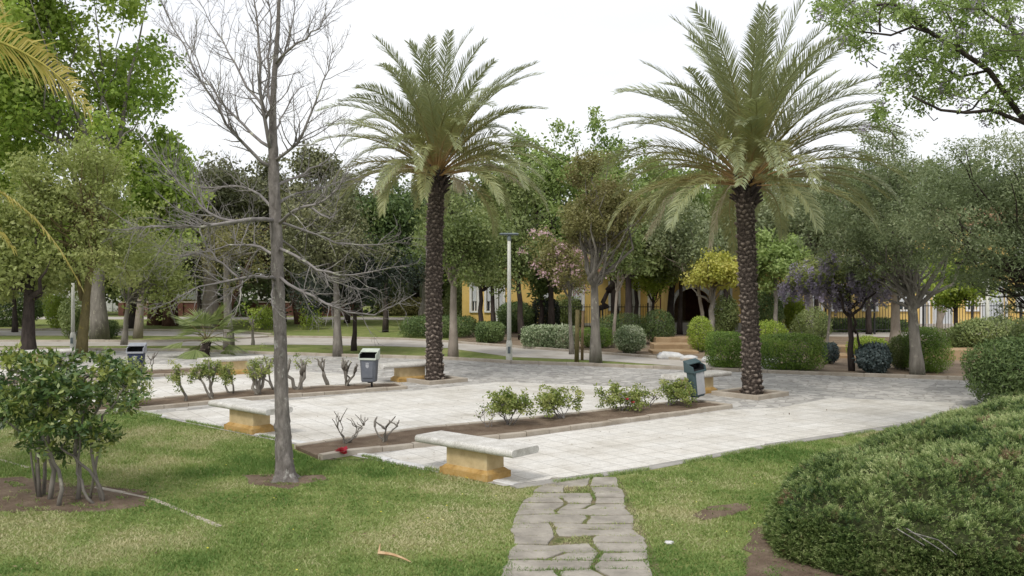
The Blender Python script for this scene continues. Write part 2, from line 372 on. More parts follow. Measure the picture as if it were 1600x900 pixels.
def tree(name, label, cat, base, crown, d, bark='bark_grey', leafm='midgreen', tw=14, leaf=.16, n=200, per=60, group=None,
         seed=1, top=None, depth=None, nb=26, clump=None, nlimb=12, extra=(), aspect=.55, bend=.15, core=.45, stems=None, droop=0.0, rbase=1.35):
    """base pixel (x of the foot), crown pixel box, distance; built at real size where it stands"""
    rng = np.random.default_rng(seed)
    k = d / F; x0, y0, x1, y1 = crown
    cc = at((x0 + x1)/2, (y0 + y1)/2, d); rx = (x1 - x0)/2*k*1.12; rz = (y1 - y0)/2*k*1.14; cc.z -= rz*.05
    ry = depth if depth else min(max(rx*.9, 1.0), rz*1.5)
    B = Vector(((base - 800)*k, d, 0))
    t = thing(name, label, cat, B, group)
    topp = at(top[0], top[1], d) if top else Vector((B.x*.6 + cc.x*.4, d, cc.z - rz*.35))
    mb = MB(); w = tw * k / 2
    sp = bez(B, topp, 0, 7, rng, w * bend); sp[0] = B - Vector((0, 0, .1))
    rads = [w * (rbase if i == 0 else 1.12 if i == 1 else 1.0 - .45 * i/7) for i in range(8)]
    mb.tube(sp, rads, 10)
    for (ax, ay, bx, by, ww) in (stems or []):
        p, q = at(ax, ay, d), at(bx, by, d); q.y += rng.normal()*.3
        mb.tube(bez(p, q, 0, 5, rng, ww*k*.3), [ww*k/2*(1 - .12*i) for i in range(6)], 8)
    C, tone = crown_clumps(rng, cc, (rx, ry, rz), n, nb, core)
    kp = C[:, 2] > .3; C = C[kp]; tone = tone[kp]
    for li, i in enumerate(rng.choice(len(C), min(nlimb, len(C)), replace=False)):
        q = Vector(C[i]); s0 = sp[rng.integers(5, 8)]
        L = (q - s0).length; pts = bez(s0, q, -L*.08 if q.z > s0.z else L*.1, 6, rng, L*.035)
        lw = w*(.46 if li < 5 else .2); mb.tube(pts, [lw*(1 - j/6.6) + .006 for j in range(7)], 6, False)
    tr = mb.build('trunk', M[bark], t, world=True, smooth=True)
    cl = clump if clump else .17 * (rx + rz)
    parts = [leaves(rng, C, rng.uniform(.7, 1.3, len(C))*cl, per, leaf, aspect, droop=droop, rc=tone)]
    V, Fc, r = join(parts); mesh('crown', V, Fc, M[leafm], t, r=r)
    for (nm, mt, frac, pr, lf) in extra:
        idx = rng.choice(len(C), max(3, int(len(C)*frac)), replace=False)
        cen = np.array(cc); D2 = C[idx] + (C[idx] - cen) * .12 + rng.normal(size=(len(idx), 3)) * cl*.3
        hang = 'wisteria' in name
        if hang: D2[:, 2] -= rng.random(len(idx))*.35
        V, Fc, r = leaves(rng, D2, np.full(len(idx), cl*(.42 if hang else .5)), pr, lf, .7, flat=2.2 if hang else .8)
        mesh(nm, V, Fc, M[mt], t, r=r)
    return t

def bush(name, label, cat, cpx, size, leafm='hedge', shape='round', leaf=.05, n=5000, group=None, seed=1, rz=0.0, base=None, stems=6, z0=0.0, aspect=.5, shell=.35, rough=.09, p=None, clumps=0):
    """a clipped or loose shrub: leaves through the outer part of its body, stems inside"""
    rng = np.random.default_rng(seed); sx, sy, sz = size
    B = base if base is not None else g(*cpx)
    t = thing(name, label, cat, (B[0], B[1], z0), group)
    u = rng.normal(size=(n, 3)); u = nrm(u)
    pw = p if p else (5.0 if shape == 'box' else 2.3)
    s = (np.abs(u)**pw).sum(1)**(-1/pw)
    q = u * s[:, None]
    d = 1 - shell * rng.random(n)**1.6
    fr = rng.normal(size=(7, 3)) * 2.6; ph = rng.random(7) * 6.28
    bumpy = sum(np.sin(q @ fr[i] + ph[i]) for i in range(7)) / 7
    fine = np.sin(q[:, 0]*23 + 3*fr[0, 0]) * np.sin(q[:, 1]*21 + ph[1]) * np.sin(q[:, 2]*19 + ph[2])
    q = q * (d + rough * bumpy * 2 + min(rough, .08) * .9 * fine + (rng.random(n) < .05) * rng.random(n) * .12)[:, None]
    P = q * np.array([sx/2, sy/2, sz/2]); P[:, 2] += sz/2 + .02
    P[:, 2] = np.maximum(P[:, 2], .02 + rng.random(n)*.06)
    nn = nrm(nrm(q) * .8 + rng.normal(size=(n, 3)) * .6 + np.array([0, 0, .25]))
    tt = rng.normal(size=(n, 3)) + np.array([0, 0, .7]); tt = nrm(tt - nn*(tt*nn).sum(1, keepdims=True)); b = np.cross(nn, tt)
    L = leaf * rng.uniform(.6, 1.4, n)
    V, Fc = quads(P, tt, b, L, L*aspect)
    r = np.clip(.5 + bumpy * .5 + .25*fine + rng.normal(size=n)*.2, 0, 1)
    c, s_ = math.cos(rz), math.sin(rz); V = V @ np.array([[c, s_, 0], [-s_, c, 0], [0, 0, 1]])
    mesh('foliage', V, Fc, M[leafm], t, world=False, r=r)
    if stems:
        mb = MB()
        for i in range(stems):
            a = rng.uniform(-.5, .5, 3); bq = rng.uniform(-.4, .4, 3)
            p0 = Vector((a[0]*sx*.4*c, a[0]*sx*.4*s_, -.03)); p1 = Vector((a[0]*sx*.85*c - bq[1]*sy*s_, a[0]*sx*.85*s_ + bq[1]*sy*c, sz*rng.uniform(.6, .9)))
            mb.tube(bez(p0, p1, 0, 4, rng, .02), [.02, .017, .013, .009, .005], 5, False)
        mb.build('branchwork', M['twig'], t)
    return t
# ================================================================== setting: ground, paving, paths
V0 = Vector((0, 11.45, 0)); U = Vector((-.757, .654, 0)).normalized(); W = Vector((.825, .565, 0)).normalized()
RZ = math.atan2(.565, .825)
def uw(a, b): return V0 + U*a + W*b
def gridsheet(name, x0, x1, y0, y1, z, mat):
    return struct(mesh(name, [(x0, y0, z), (x1, y0, z), (x1, y1, z), (x0, y1, z)], [(0, 1, 2, 3)], mat))
gridsheet('lawn', -400, 400, -60, 700, 0, M['lawn'])

kerb1 = [(-260, 546), (0, 547), (130, 547.5), (300, 549), (400, 553), (530, 557), (707, 562), (800, 568), (930, 572.5), (1070, 578), (1200, 583), (1350, 588.5), (1480, 593), (1640, 599), (1900, 609)]
sheet('grey_pavement', [g(*p) for p in kerb1[::-1]] + [uw(20, -.1), uw(8, -.1), uw(0, -.12), g(1000, 736), g(1200, 698.5), g(1400, 669), g(1510, 651), g(1720, 625)], .004, M['crazy'])
ribbon('kerb', G(kerb1), .14, -.02, .10, M['kerb'], .9)
# pale tiled terraces
g_ = lambda *a: [g(*p) for p in a]
sheet('pale_pavement', g_((583, 713), (800, 757.5), (1000, 731), (1200, 694.5), (1400, 664), (1478, 650), (1492, 630), (1300, 622), (1222, 637), (1142, 641), (820, 684), (660, 698)), .009, M['tiles'])
sheet('pale_pavement', g_((238, 647.5), (480, 697), (660, 671), (800, 659), (1040, 632), (1080, 628), (1065, 614), (960, 604), (780, 597), (640, 611.5), (566, 615)), .009, M['tiles'])
sheet('pale_pavement', g_((120, 628), (222, 628), (415, 610), (562, 599), (590, 588), (480, 581), (400, 580), (226, 591), (30, 604)), .009, M['tiles'])
sheet('pale_pavement', g_((-10, 598), (226, 583), (300, 580), (330, 574), (250, 569), (60, 575), (-160, 586)), .009, M['tiles'])
# white edging slab under the front-left side and grey edge on the right
ribbon('kerb', [uw(-.02, .05), uw(21, .05)], .12, -.03, .016, M['stone'], .8)
ribbon('kerb', G([(801, 762), (1000, 734.5), (1200, 697), (1400, 667.5), (1512, 651), (1740, 627)]), .16, -.03, .02, M['kerbgrey'], .8)
# planting beds with low kerbs
def bed(front, back, closeend=True):
    F_, K_ = G(front), G(back)
    slab_sheet('planting_bed', F_ + K_[::-1], 0, .05, M['soil'])
    ribbon('kerb', F_, .11, -.02, .085, M['kerb'], .5)
    ribbon('kerb', K_, .11, -.02, .075, M['kerb'], .5)
    ribbon('kerb', [F_[-1], K_[-1]], .11, -.02, .08, M['kerb'], .5)
bed([(500, 719), (545, 711), (820, 682), (1142, 638)], [(462, 702), (660, 673), (800, 661), (1083, 629)])
bed([(120, 651), (215, 642.5), (400, 625), (634, 608)], [(120, 636), (222, 629), (415, 611), (618, 602)])
bed([(-10, 606), (226, 590), (400, 581)], [(-10, 595), (226, 582), (330, 577)])
# further paths and verges
nearA = [(-300, 541), (130, 541), (330, 540), (460, 538.5), (620, 541.5), (700, 544), (800, 558), (930, 563), (1070, 573), (1130, 577)]
farA = [(-300, 534), (200, 534), (330, 533.5), (420, 527), (530, 528.5), (640, 531.5), (700, 535), (800, 543), (900, 550), (1000, 558), (1130, 568)]
sheet('path', [g(*p) for p in nearA] + [g(*p) for p in farA[::-1]], .006, M['path'])
ribbon('kerb', G(farA), .13, -.02, .09, M['kerb'], 1.0)
sheet('path', g_((-300, 524.5), (200, 524.5), (330, 526), (400, 526.5), (420, 524), (340, 518.5), (200, 517), (-300, 516)), .006, M['path'])
ribbon('kerb', g_((-300, 515.5), (200, 516.3), (340, 518), (425, 523.5)), .13, -.02, .09, M['kerb'], 1.2)
sheet('path', g_((-300, 499), (300, 499), (640, 500), (760, 503), (760, 499), (640, 496), (-300, 494)), .006, M['path'])
# mulch beds on the right behind the kerb
sheet('mulch_bed', g_((700, 534), (800, 542), (900, 549), (1000, 557), (1130, 567), (1130, 577), (1350, 587), (1480, 591), (1640, 597), (1900, 606), (1900, 516), (1300, 512), (1000, 513), (745, 513)), .007, M['gravel'])
sheet('upper_path', g_((960, 521), (1300, 526), (1800, 530), (1800, 522), (1300, 518), (960, 514)), .011, M['path'])
# sandstone retaining steps in the right bed
for i, (xa, xb, yy) in enumerate([(1020, 1092, 553), (1022, 1092, 547), (1025, 1090, 541), (1275, 1375, 560), (1285, 1380, 551), (1560, 1420, 563)]):
    a, b = g(xa, yy), g(xb, yy)
    mb = MB(); xx = sorted((a.x, b.x)); z = .10 + .12 * (i % 3)
    mb.box(xx[0], xx[1], a.y, a.y + 1.1, -.05, z); o = mb.build('garden_step', M['terrawall']); bevel(o, .02); struct(o)

# half buried kerb in the left lawn and earth patches
ribbon('kerb', g_((-60, 702), (45, 731)), .06, -.04, .006, M['kerb'], .45)
ribbon('kerb', g_((150, 762), (240, 780), (345, 823)), .075, -.04, .010, M['kerb'], .5)
def blob_patch(name, pts, z, mat, seed=3, k=6, jt=.05):
    rng = random.Random(seed); P = G(pts); out = []
    for a, b in zip(P, P[1:] + P[:1]):
        for i in range(k):
            p = a.lerp(b, i/k); out.append((p.x + rng.uniform(-jt, jt), p.y + rng.uniform(-jt, jt)))
    return sheet(name, out, z, mat)
SOIL = [[(-80, 752), (30, 745), (120, 757), (230, 768), (225, 792), (150, 800), (0, 800), (-90, 795)],
        [(380, 742), (430, 742), (470, 744), (505, 742), (512, 750), (470, 757), (450, 766), (425, 760), (392, 757)],
        [(1080, 806), (1108, 792), (1150, 786), (1172, 787), (1168, 797), (1142, 806), (1100, 814)],
        [(1165, 850), (1215, 800), (1300, 780), (1500, 740), (1700, 700), (1750, 760), (1750, 960), (1240, 960), (1170, 905)]]
for i, s in enumerate(SOIL): blob_patch('bare_soil', s, .004 + (.002 if i == 3 else 0), M['soil'], i + 3, 6 if i in (0, 3) else 3, .09 if i == 3 else .06 if i == 0 else .025)
blob_patch('bare_soil', [(462, 702), (500, 692), (520, 700), (500, 719), (540, 717), (600, 718), (560, 722), (500, 715)], .006, M['soil'], 9)

# stone slab path at the front: irregular slabs in one pavement
sl_rng = random.Random(12)
def slab(mb, x0, x1, y0, y1):
    j = lambda s=.045: sl_rng.uniform(-s, s)
    pts = [(x0 + j(), y0 + j(.03)), ((x0 + x1)/2 + j(), y0 + j(.02)), (x1 + j(), y0 + j(.03)), (x1 + j(.03), (y0 + y1)/2), (x1 + j(), y1 + j(.03)), ((x0 + x1)/2 + j(), y1 + j(.02)), (x0 + j(), y1 + j(.03)), (x0 + j(.03), (y0 + y1)/2)]
    z = .017 + sl_rng.uniform(-.004, .007); n = 8
    cx, cy = (x0+x1)/2, (y0+y1)/2
    V = [(p[0], p[1], -.02) for p in pts] + [(p[0], p[1], z - .008) for p in pts] + [(cx + (p[0]-cx)*.96, cy + (p[1]-cy)*.94, z) for p in pts]
    Fc = [tuple(range(16, 24))] + [(i, (i+1) % n, n+(i+1) % n, n+i) for i in range(n)] + [(n+i, n+(i+1) % n, 2*n+(i+1) % n, 2*n+i) for i in range(n)]
    mb.add(V, Fc); SLABS.append((x0, x1, y0, y1))
SLABS = []; mb = MB(); rows = [5.0]
while rows[-1] < 11.45: rows.append(rows[-1] + sl_rng.uniform(.20, .36))
rows[-1] = 11.86
def xl_(y): t = (y - 7.9)/3.6; return -.07 + .13*t if t < .6 else .02 + .95*(t - .6)
def xr_(y): return 1.27 + .14*min(max((y - 7.9)/3.6, -.5), .8)
prev = None
for k, y in enumerate(rows):
    xl, xr = xl_(y), xr_(y); wv = lambda s: sl_rng.uniform(-s, s)
    line = [(xl + wv(.05), y + wv(.04))] + [(xl + (xr-xl)*f + wv(.09), y + wv(.05)) for f in (.36, .64)] + [(xr + wv(.05), y + wv(.04))]
    if k == len(rows) - 1: line = [(p[0], y - .1*(p[0] - .42)*0 + .0) for p in line]
    if prev:
        cells = [(0, 1), (1, 2), (2, 3)]; r = sl_rng.random()
        if r < .18: cells = [(0, 1), (2, 3)]
        elif r < .55: cells = [(0, 2), (2, 3)]
        elif r < .75: cells = [(0, 1), (1, 3)]
        for (a, b2) in cells:
            if (a, b2) == (1, 2) and sl_rng.random() < .2: continue
            lo, hi = prev[a:b2+1], line[a:b2+1]; pts = lo + hi[::-1]; cx = sum(p[0] for p in pts)/len(pts); cy = sum(p[1] for p in pts)/len(pts)
            q = []
            for p, p2 in zip(pts, pts[1:] + pts[:1]):     # chip the outline a little, keep a thin joint
                for f in (0, .33, .66):
                    x_, y_ = p[0]*(1-f) + p2[0]*f, p[1]*(1-f) + p2[1]*f; dx, dy = cx - x_, cy - y_; L_ = math.hypot(dx, dy); g2 = sl_rng.uniform(.008, .034) + (.012 if f == 0 else 0)
                    q.append((x_ + dx/L_*g2, y_ + dy/L_*g2))
            n = len(q); z = .016 + sl_rng.uniform(-.004, .006); tl = (sl_rng.uniform(-.012, .012), sl_rng.uniform(-.012, .012))
            zz = lambda p: z + (p[0]-cx)*tl[0] + (p[1]-cy)*tl[1]
            V = [(p[0], p[1], -.02) for p in q] + [(p[0], p[1], zz(p) - .007) for p in q] + [(cx + (p[0]-cx)*.965, cy + (p[1]-cy)*.955, zz(p)) for p in q]
            mb.add(V, [tuple(range(2*n, 3*n))] + [(i, (i+1) % n, n+(i+1) % n, n+i) for i in range(n)] + [(n+i, n+(i+1) % n, 2*n+(i+1) % n, 2*n+i) for i in range(n)])
            SLABS.append((min(p[0] for p in q), max(p[0] for p in q), min(p[1] for p in q), max(p[1] for p in q)))
    prev = line
mb2 = mb; struct(mb.build('stone_path', M['slab']))
gr_soil = sheet('worn_earth', [(-.05, 5), (1.25, 5), (1.4, 10), (1.42, 11.9), (.5, 11.8), (.1, 10)], .0035, M['weedy'])

# ------------------------------------------------------------------ grass blades near the viewer
def inpoly(x, y, poly):
    c = np.zeros(len(x), bool); n = len(poly)
    for i in range(n):
        xi, yi = poly[i][0], poly[i][1]; xj, yj = poly[i-1][0], poly[i-1][1]
        if yi == yj: continue
        c ^= ((yi > y) != (yj > y)) & (x < (xj - xi)*(y - yi)/(yj - yi) + xi)
    return c
def fieldnoise(x, y, s, seed):
    rg = np.random.default_rng(seed); o = 0
    for k in range(8):
        a = rg.normal(size=2) * s; o = o + np.sin(x*a[0] + y*a[1] + rg.random()*6.28)
    return o / 8
def worley(x, y, s, seed):
    gx, gy = x/s, y/s; ix, iy = np.floor(gx), np.floor(gy); best = np.full(len(x), 9.0); hs = np.zeros(len(x))
    fr = lambda v: v - np.floor(v)
    for dx in (-1, 0, 1):
        for dy in (-1, 0, 1):
            cx, cy = ix+dx, iy+dy; h1 = fr(np.sin(cx*127.1 + cy*311.7 + seed)*43758.5453); h2 = fr(np.sin(cx*269.5 + cy*183.3 + seed)*43758.5453)
            dd = np.hypot(cx + h1 - gx, cy + h2 - gy); m_ = dd < best; best = np.where(m_, dd, best); hs = np.where(m_, fr(h1*7.3 + h2*3.1), hs)
    return best, hs
rng = np.random.default_rng(5)
leftp = g_((-300, 577), (0, 604), (240, 650.5), (430, 690), (455, 703), (500, 721), (584, 717), (800, 763), (872, 758)) + [Vector((.13, 10, 0)), Vector((.0, 7.9, 0)), Vector((-.02, 5.4, 0)), Vector((-8, 5.4, 0))]
rightp = g_((975, 745), (1200, 700.5), (1400, 671), (1515, 655), (1800, 628)) + [Vector((13, 5.4, 0)), Vector((1.12, 5.4, 0)), Vector((1.2, 7.9, 0)), Vector((1.3, 10, 0))]
n0 = 900000
X = rng.uniform(-13, 13, n0); Y = 5.4 + 17*rng.random(n0)**1.35
X = X * np.clip((Y*.64)/13, 0, 1)
keep = inpoly(X, Y, leftp) | inpoly(X, Y, rightp)
mid = inpoly(X, Y, [(0, 5.3), (1.27, 5.3), (1.4, 10), (1.45, 12), (.5, 11.7), (.05, 10)])
midk = mid & (fieldnoise(X, Y, 5, 2) > -.12) & (np.random.default_rng(1).random(n0) < .7)
for (a, b, c, d) in SLABS: midk &= ~((X > a+.05) & (X < b-.05) & (Y > c+.05) & (Y < d-.05))
keep = keep | midk
for s in SOIL:
    ins = inpoly(X, Y, [tuple(p[:2]) for p in G(s)]); keep &= ~(ins & (rng.random(n0) < .97) & (fieldnoise(X, Y, 11, 21) < .26))
fn = fieldnoise(X, Y, 1.6, 11) + .6*fieldnoise(X, Y, 4.5, 12); fd = fieldnoise(X, Y, .9, 13) + .7*fieldnoise(X, Y, 7, 14)
keep &= rng.random(n0) < np.clip(.75 + .5*fd, .25, 1)
X, Y, fn, fd = X[keep], Y[keep], fn[keep], fd[keep]; n = len(X)
hgt = rng.uniform(.012, .032, n) * (1 + .35*fd) * (1 + .35 * (Y > 12)); a = rng.uniform(0, 6.283, n); wd = rng.uniform(.004, .008, n) * (.7 + Y/18)
lean = rng.normal(size=(n, 2)) * .02; V = np.empty((n, 3, 3))
V[:, 0] = np.stack([X - np.cos(a)*wd, Y - np.sin(a)*wd, np.full(n, -.002)], 1); V[:, 1] = np.stack([X + np.cos(a)*wd, Y + np.sin(a)*wd, np.full(n, -.002)], 1)
V[:, 2] = np.stack([X + lean[:, 0], Y + lean[:, 1], hgt], 1)
r = np.clip(.47 - .95*fn - .3*fd + rng.normal(size=n)*.17, 0, 1)
o = mesh('grass', V.reshape(-1, 3), np.arange(n*3).reshape(n, 3), M['grass'], r=r); struct(o, 'stuff'); o['label'] = 'short mottled green and straw coloured lawn grass'
re_ = np.random.default_rng(66); n = 16000; seg = [(uw(13, -.03), uw(0, -.02))] + [(g(*p), g(*q)) for p, q in zip([(801, 764), (1000, 736.5), (1200, 699), (1400, 669)], [(1000, 736.5), (1200, 699), (1400, 669), (1512, 652)])]
li = re_.choice(5, n, p=[.5, .15, .13, .12, .10]); f_ = re_.random(n); A = np.array([[s[0].x, s[0].y] for s in seg])[li]; Bq = np.array([[s[1].x, s[1].y] for s in seg])[li]; Q = A + (Bq-A)*f_[:, None]
kk = fieldnoise(Q[:, 0], Q[:, 1], 6, 91) > -.02; Q = Q[kk]; li = li[kk]; n = len(Q); Q[:, 1] -= re_.normal(size=n)*.03 + .015; hh = re_.uniform(.02, .06, n); a_ = re_.uniform(0, 6.28, n); V = np.zeros((n, 3, 3))
V[:, 0] = np.stack([Q[:, 0] - np.cos(a_)*.005, Q[:, 1] - np.sin(a_)*.005, np.zeros(n)], 1); V[:, 1] = np.stack([Q[:, 0] + np.cos(a_)*.005, Q[:, 1] + np.sin(a_)*.005, np.zeros(n)], 1); V[:, 2] = np.stack([Q[:, 0] + re_.normal(size=n)*.03, Q[:, 1] + re_.normal(size=n)*.03 + .015, hh], 1)
o = mesh('edge_grass', V.reshape(-1, 3), np.arange(n*3).reshape(n, 3), M['grass'], r=np.clip(re_.normal(size=n)*.2 + .4, 0, 1)); struct(o, 'stuff'); o['label'] = 'longer grass tufts creeping over the paving edge'
# yellow petals strewn over the lawn
n = 110; X = rng.uniform(-6, 5, n); Y = rng.uniform(7.5, 13, n); ok = (inpoly(X, Y, leftp) | inpoly(X, Y, rightp)); X, Y = X[ok], Y[ok]; n = len(X)
P = np.stack([X, Y, np.full(n, .035)], 1); T = nrm(np.stack([rng.normal(size=n), rng.normal(size=n), np.zeros(n)], 1)); B_ = np.cross(T, np.array([0, 0, 1.]))
V, Fc = quads(P, T, B_ + np.array([0, 0, .3]), rng.uniform(.015, .03, n), np.full(n, .016))
o = mesh('fallen_petals', V, Fc, M['petal'], r=rng.random(n)); struct(o, 'stuff'); o['label'] = 'tiny yellow petals strewn over the lawn'

# leaf litter on the soil, lawn and paving
rl = np.random.default_rng(44); C_ = []
for s, k in [(SOIL[0], 160), (SOIL[1], 60), (SOIL[3], 160), ([(500, 716), (820, 681), (1138, 637), (1080, 630), (800, 662), (500, 700)], 330), ([(120, 648), (400, 623), (630, 606), (615, 602), (415, 611), (222, 629)], 160)]:
    P = G(s); xs = [p.x for p in P]; ys = [p.y for p in P]; x = rl.uniform(min(xs), max(xs), k*4); y = rl.uniform(min(ys), max(ys), k*4); q = inpoly(x, y, [(p.x, p.y) for p in P]); x, y = x[q][:k], y[q][:k]; C_.append(np.stack([x, y, np.full(len(x), .056 if k > 300 or s[0][0] == 120 else .012)], 1))
x = rl.uniform(-8, 7, 900); y = rl.uniform(11, 24, 900); q = inpoly(x, y, [(0, 11.6), (7, 16.2), (8, 20), (0, 24), (-9, 23.5), (-7, 17.6)]); C_.append(np.stack([x[q], y[q], np.full(q.sum(), .014)], 1))
x = rl.uniform(-5, 5, 260); y = rl.uniform(7.6, 12.5, 260); q = inpoly(x, y, leftp) | inpoly(x, y, rightp); C_.append(np.stack([x[q], y[q], np.full(q.sum(), .035)], 1))
P = np.concatenate(C_); n = len(P); T_ = nrm(np.stack([rl.normal(size=n), rl.normal(size=n), rl.normal(size=n)*.15], 1)); B_ = nrm(np.cross(T_, np.array([0, 0, 1.])) + rl.normal(size=(n, 3))*.15); L_ = rl.uniform(.02, .055, n)
V, Fc = quads(P, T_, B_, L_, L_*.45); V[:, 2] = np.maximum(V[:, 2], .012); o = mesh('leaf_litter', V, Fc, M['litter'], r=rl.random(n)); struct(o, 'stuff'); o['label'] = 'brown fallen leaves scattered over soil and paving'
# pale stone and dry leaf on the lawn
def rock(name, label, p, s, mat, seed, group=None):
    rg = np.random.default_rng(seed); mb = MB(); rings = 6; n = 9; Vv = []; Fc = []
    ph = rg.random((4, 3)) * 6
    for i in range(rings + 1):
        th = math.pi * i / rings
        for k in range(n):
            f = 2*math.pi*k/n; d = Vector((math.sin(th)*math.cos(f), math.sin(th)*math.sin(f), math.cos(th)))
            q = 1 + .22*math.sin(2.3*d.x + ph[0][0]) * math.cos(3.1*d.y + ph[1][0]) + .12*math.sin(5*d.z + 4*d.x + ph[2][1])
            Vv.append((d.x*q*s[0], d.y*q*s[1], (d.z*q)*s[2] + s[2]*.6))
    for i in range(rings):
        for k in range(n): Fc.append((i*n+k, (i+1)*n+k, (i+1)*n+(k+1) % n, i*n+(k+1) % n))
    mb.add(Vv, Fc); o = mb.build(name, mat, smooth=True); o.location = p; tag(o, label, 'rock', group); return o
rock('stone', 'small pale stone lying on the lawn right of the slab path', g(1045, 850), (.045, .035, .02), M['stone'], 4)
mb = MB(); a = g(592, 872); b = g(642, 884)
pts = bez((a.x, a.y, .05), (b.x, b.y, .035), .02, 6); mb.tube(pts, [.022, .018, .016, .014, .012, .008, .004], 5)
mb.tube(bez((a.x, a.y, .05), (a.x-.01, a.y+.16, .09), .01, 4), [.014, .01, .008, .006, .003], 5)
o = mb.build('dry_leaf', M['wood']); me = o.data; o.data.materials[0] = roughmat('dry_leaf_stalk', (.42, .24, .12), (.6, .45, .28), 12); tag(o, 'dry orange brown leaf stalk lying on the lawn', 'dry leaf')

# ------------------------------------------------------------------ benches
def make_bench(loc, rz, label, first=[]):
    """stone slab with rounded edges on a cream pier with an ochre skirting"""
    if first:
        src = first[0]; o = src.copy(); col.objects.link(o)
        for ch in src.children: c = ch.copy(); col.objects.link(c); c.parent = o
        o.location = loc; o.rotation_euler = (0, 0, rz); o['label'] = label; return o
    t = thing('stone_bench', label, 'bench', loc, 'stone benches on the terrace', rz)
    # slab profile with a rounded nose all along
    L, D, z0, z1 = 1.78, .56, .375, .475; V = []; Fc = []; prof = []
    for i in range(9):
        a = -math.pi/2 + math.pi*i/8; prof.append((D/2 - .045 + .045*math.cos(a), (z0+z1)/2 + .05*math.sin(a)))
    prof += [(-y_, z_) for y_, z_ in prof[::-1]]; n = len(prof)
    ys = [-L/2, -L/2 + .012, 0, L/2 - .012, L/2]; sc = [.97, 1, 1, 1, .97]
    for x_, s_ in zip(ys, sc):
        for (y_, z_) in prof: V.append((x_, y_*s_, (z_ - .425)*s_ + .425))
    for i in range(4):
        for k in range(n): Fc.append((i*n+k, i*n+(k+1) % n, (i+1)*n+(k+1) % n, (i+1)*n+k))
    Fc.append(tuple(range(n-1, -1, -1))); Fc.append(tuple(4*n + k for k in range(n)))
    mesh('seat', V, Fc, M['granite'], t, False)
    mb = MB(); mb.box(-.37, .37, -.17, .17, .10, .375); bevel(mb.build('pier', M['cream'], t), .008)
    mb = MB(); mb.box(-.44, .44, -.235, .235, 0, .095); mb.box(-.425, .425, -.22, .22, .095, .135, .045); bevel(mb.build('plinth', M['ochre'], t), .006)
    first.append(t); return t
for c, ang, lab in [((742, 690), math.atan2(U.y, U.x), 'nearest stone bench with speckled slab seat and ochre plinth, beside the slab path'),
                    ((390, 632.5), math.atan2(U.y, U.x), 'stone bench half hidden by the bare tree trunk at the lawn edge'),
                    ((640, 568), RZ, 'stone bench between the grey litter bin and the left date palm'),
                    ((363, 559.5), RZ, 'stone bench behind the row of pruned shrubs, below the small fan palm'),
                    ((66, 548), RZ, 'stone bench farthest left, in front of the mossy tree trunk'),
                    ((1089, 584), RZ, 'stone bench behind the tilted litter bin, near the right date palm')]:
    make_bench(g(c[0], c[1], .45).to_2d().to_3d(), ang, lab)

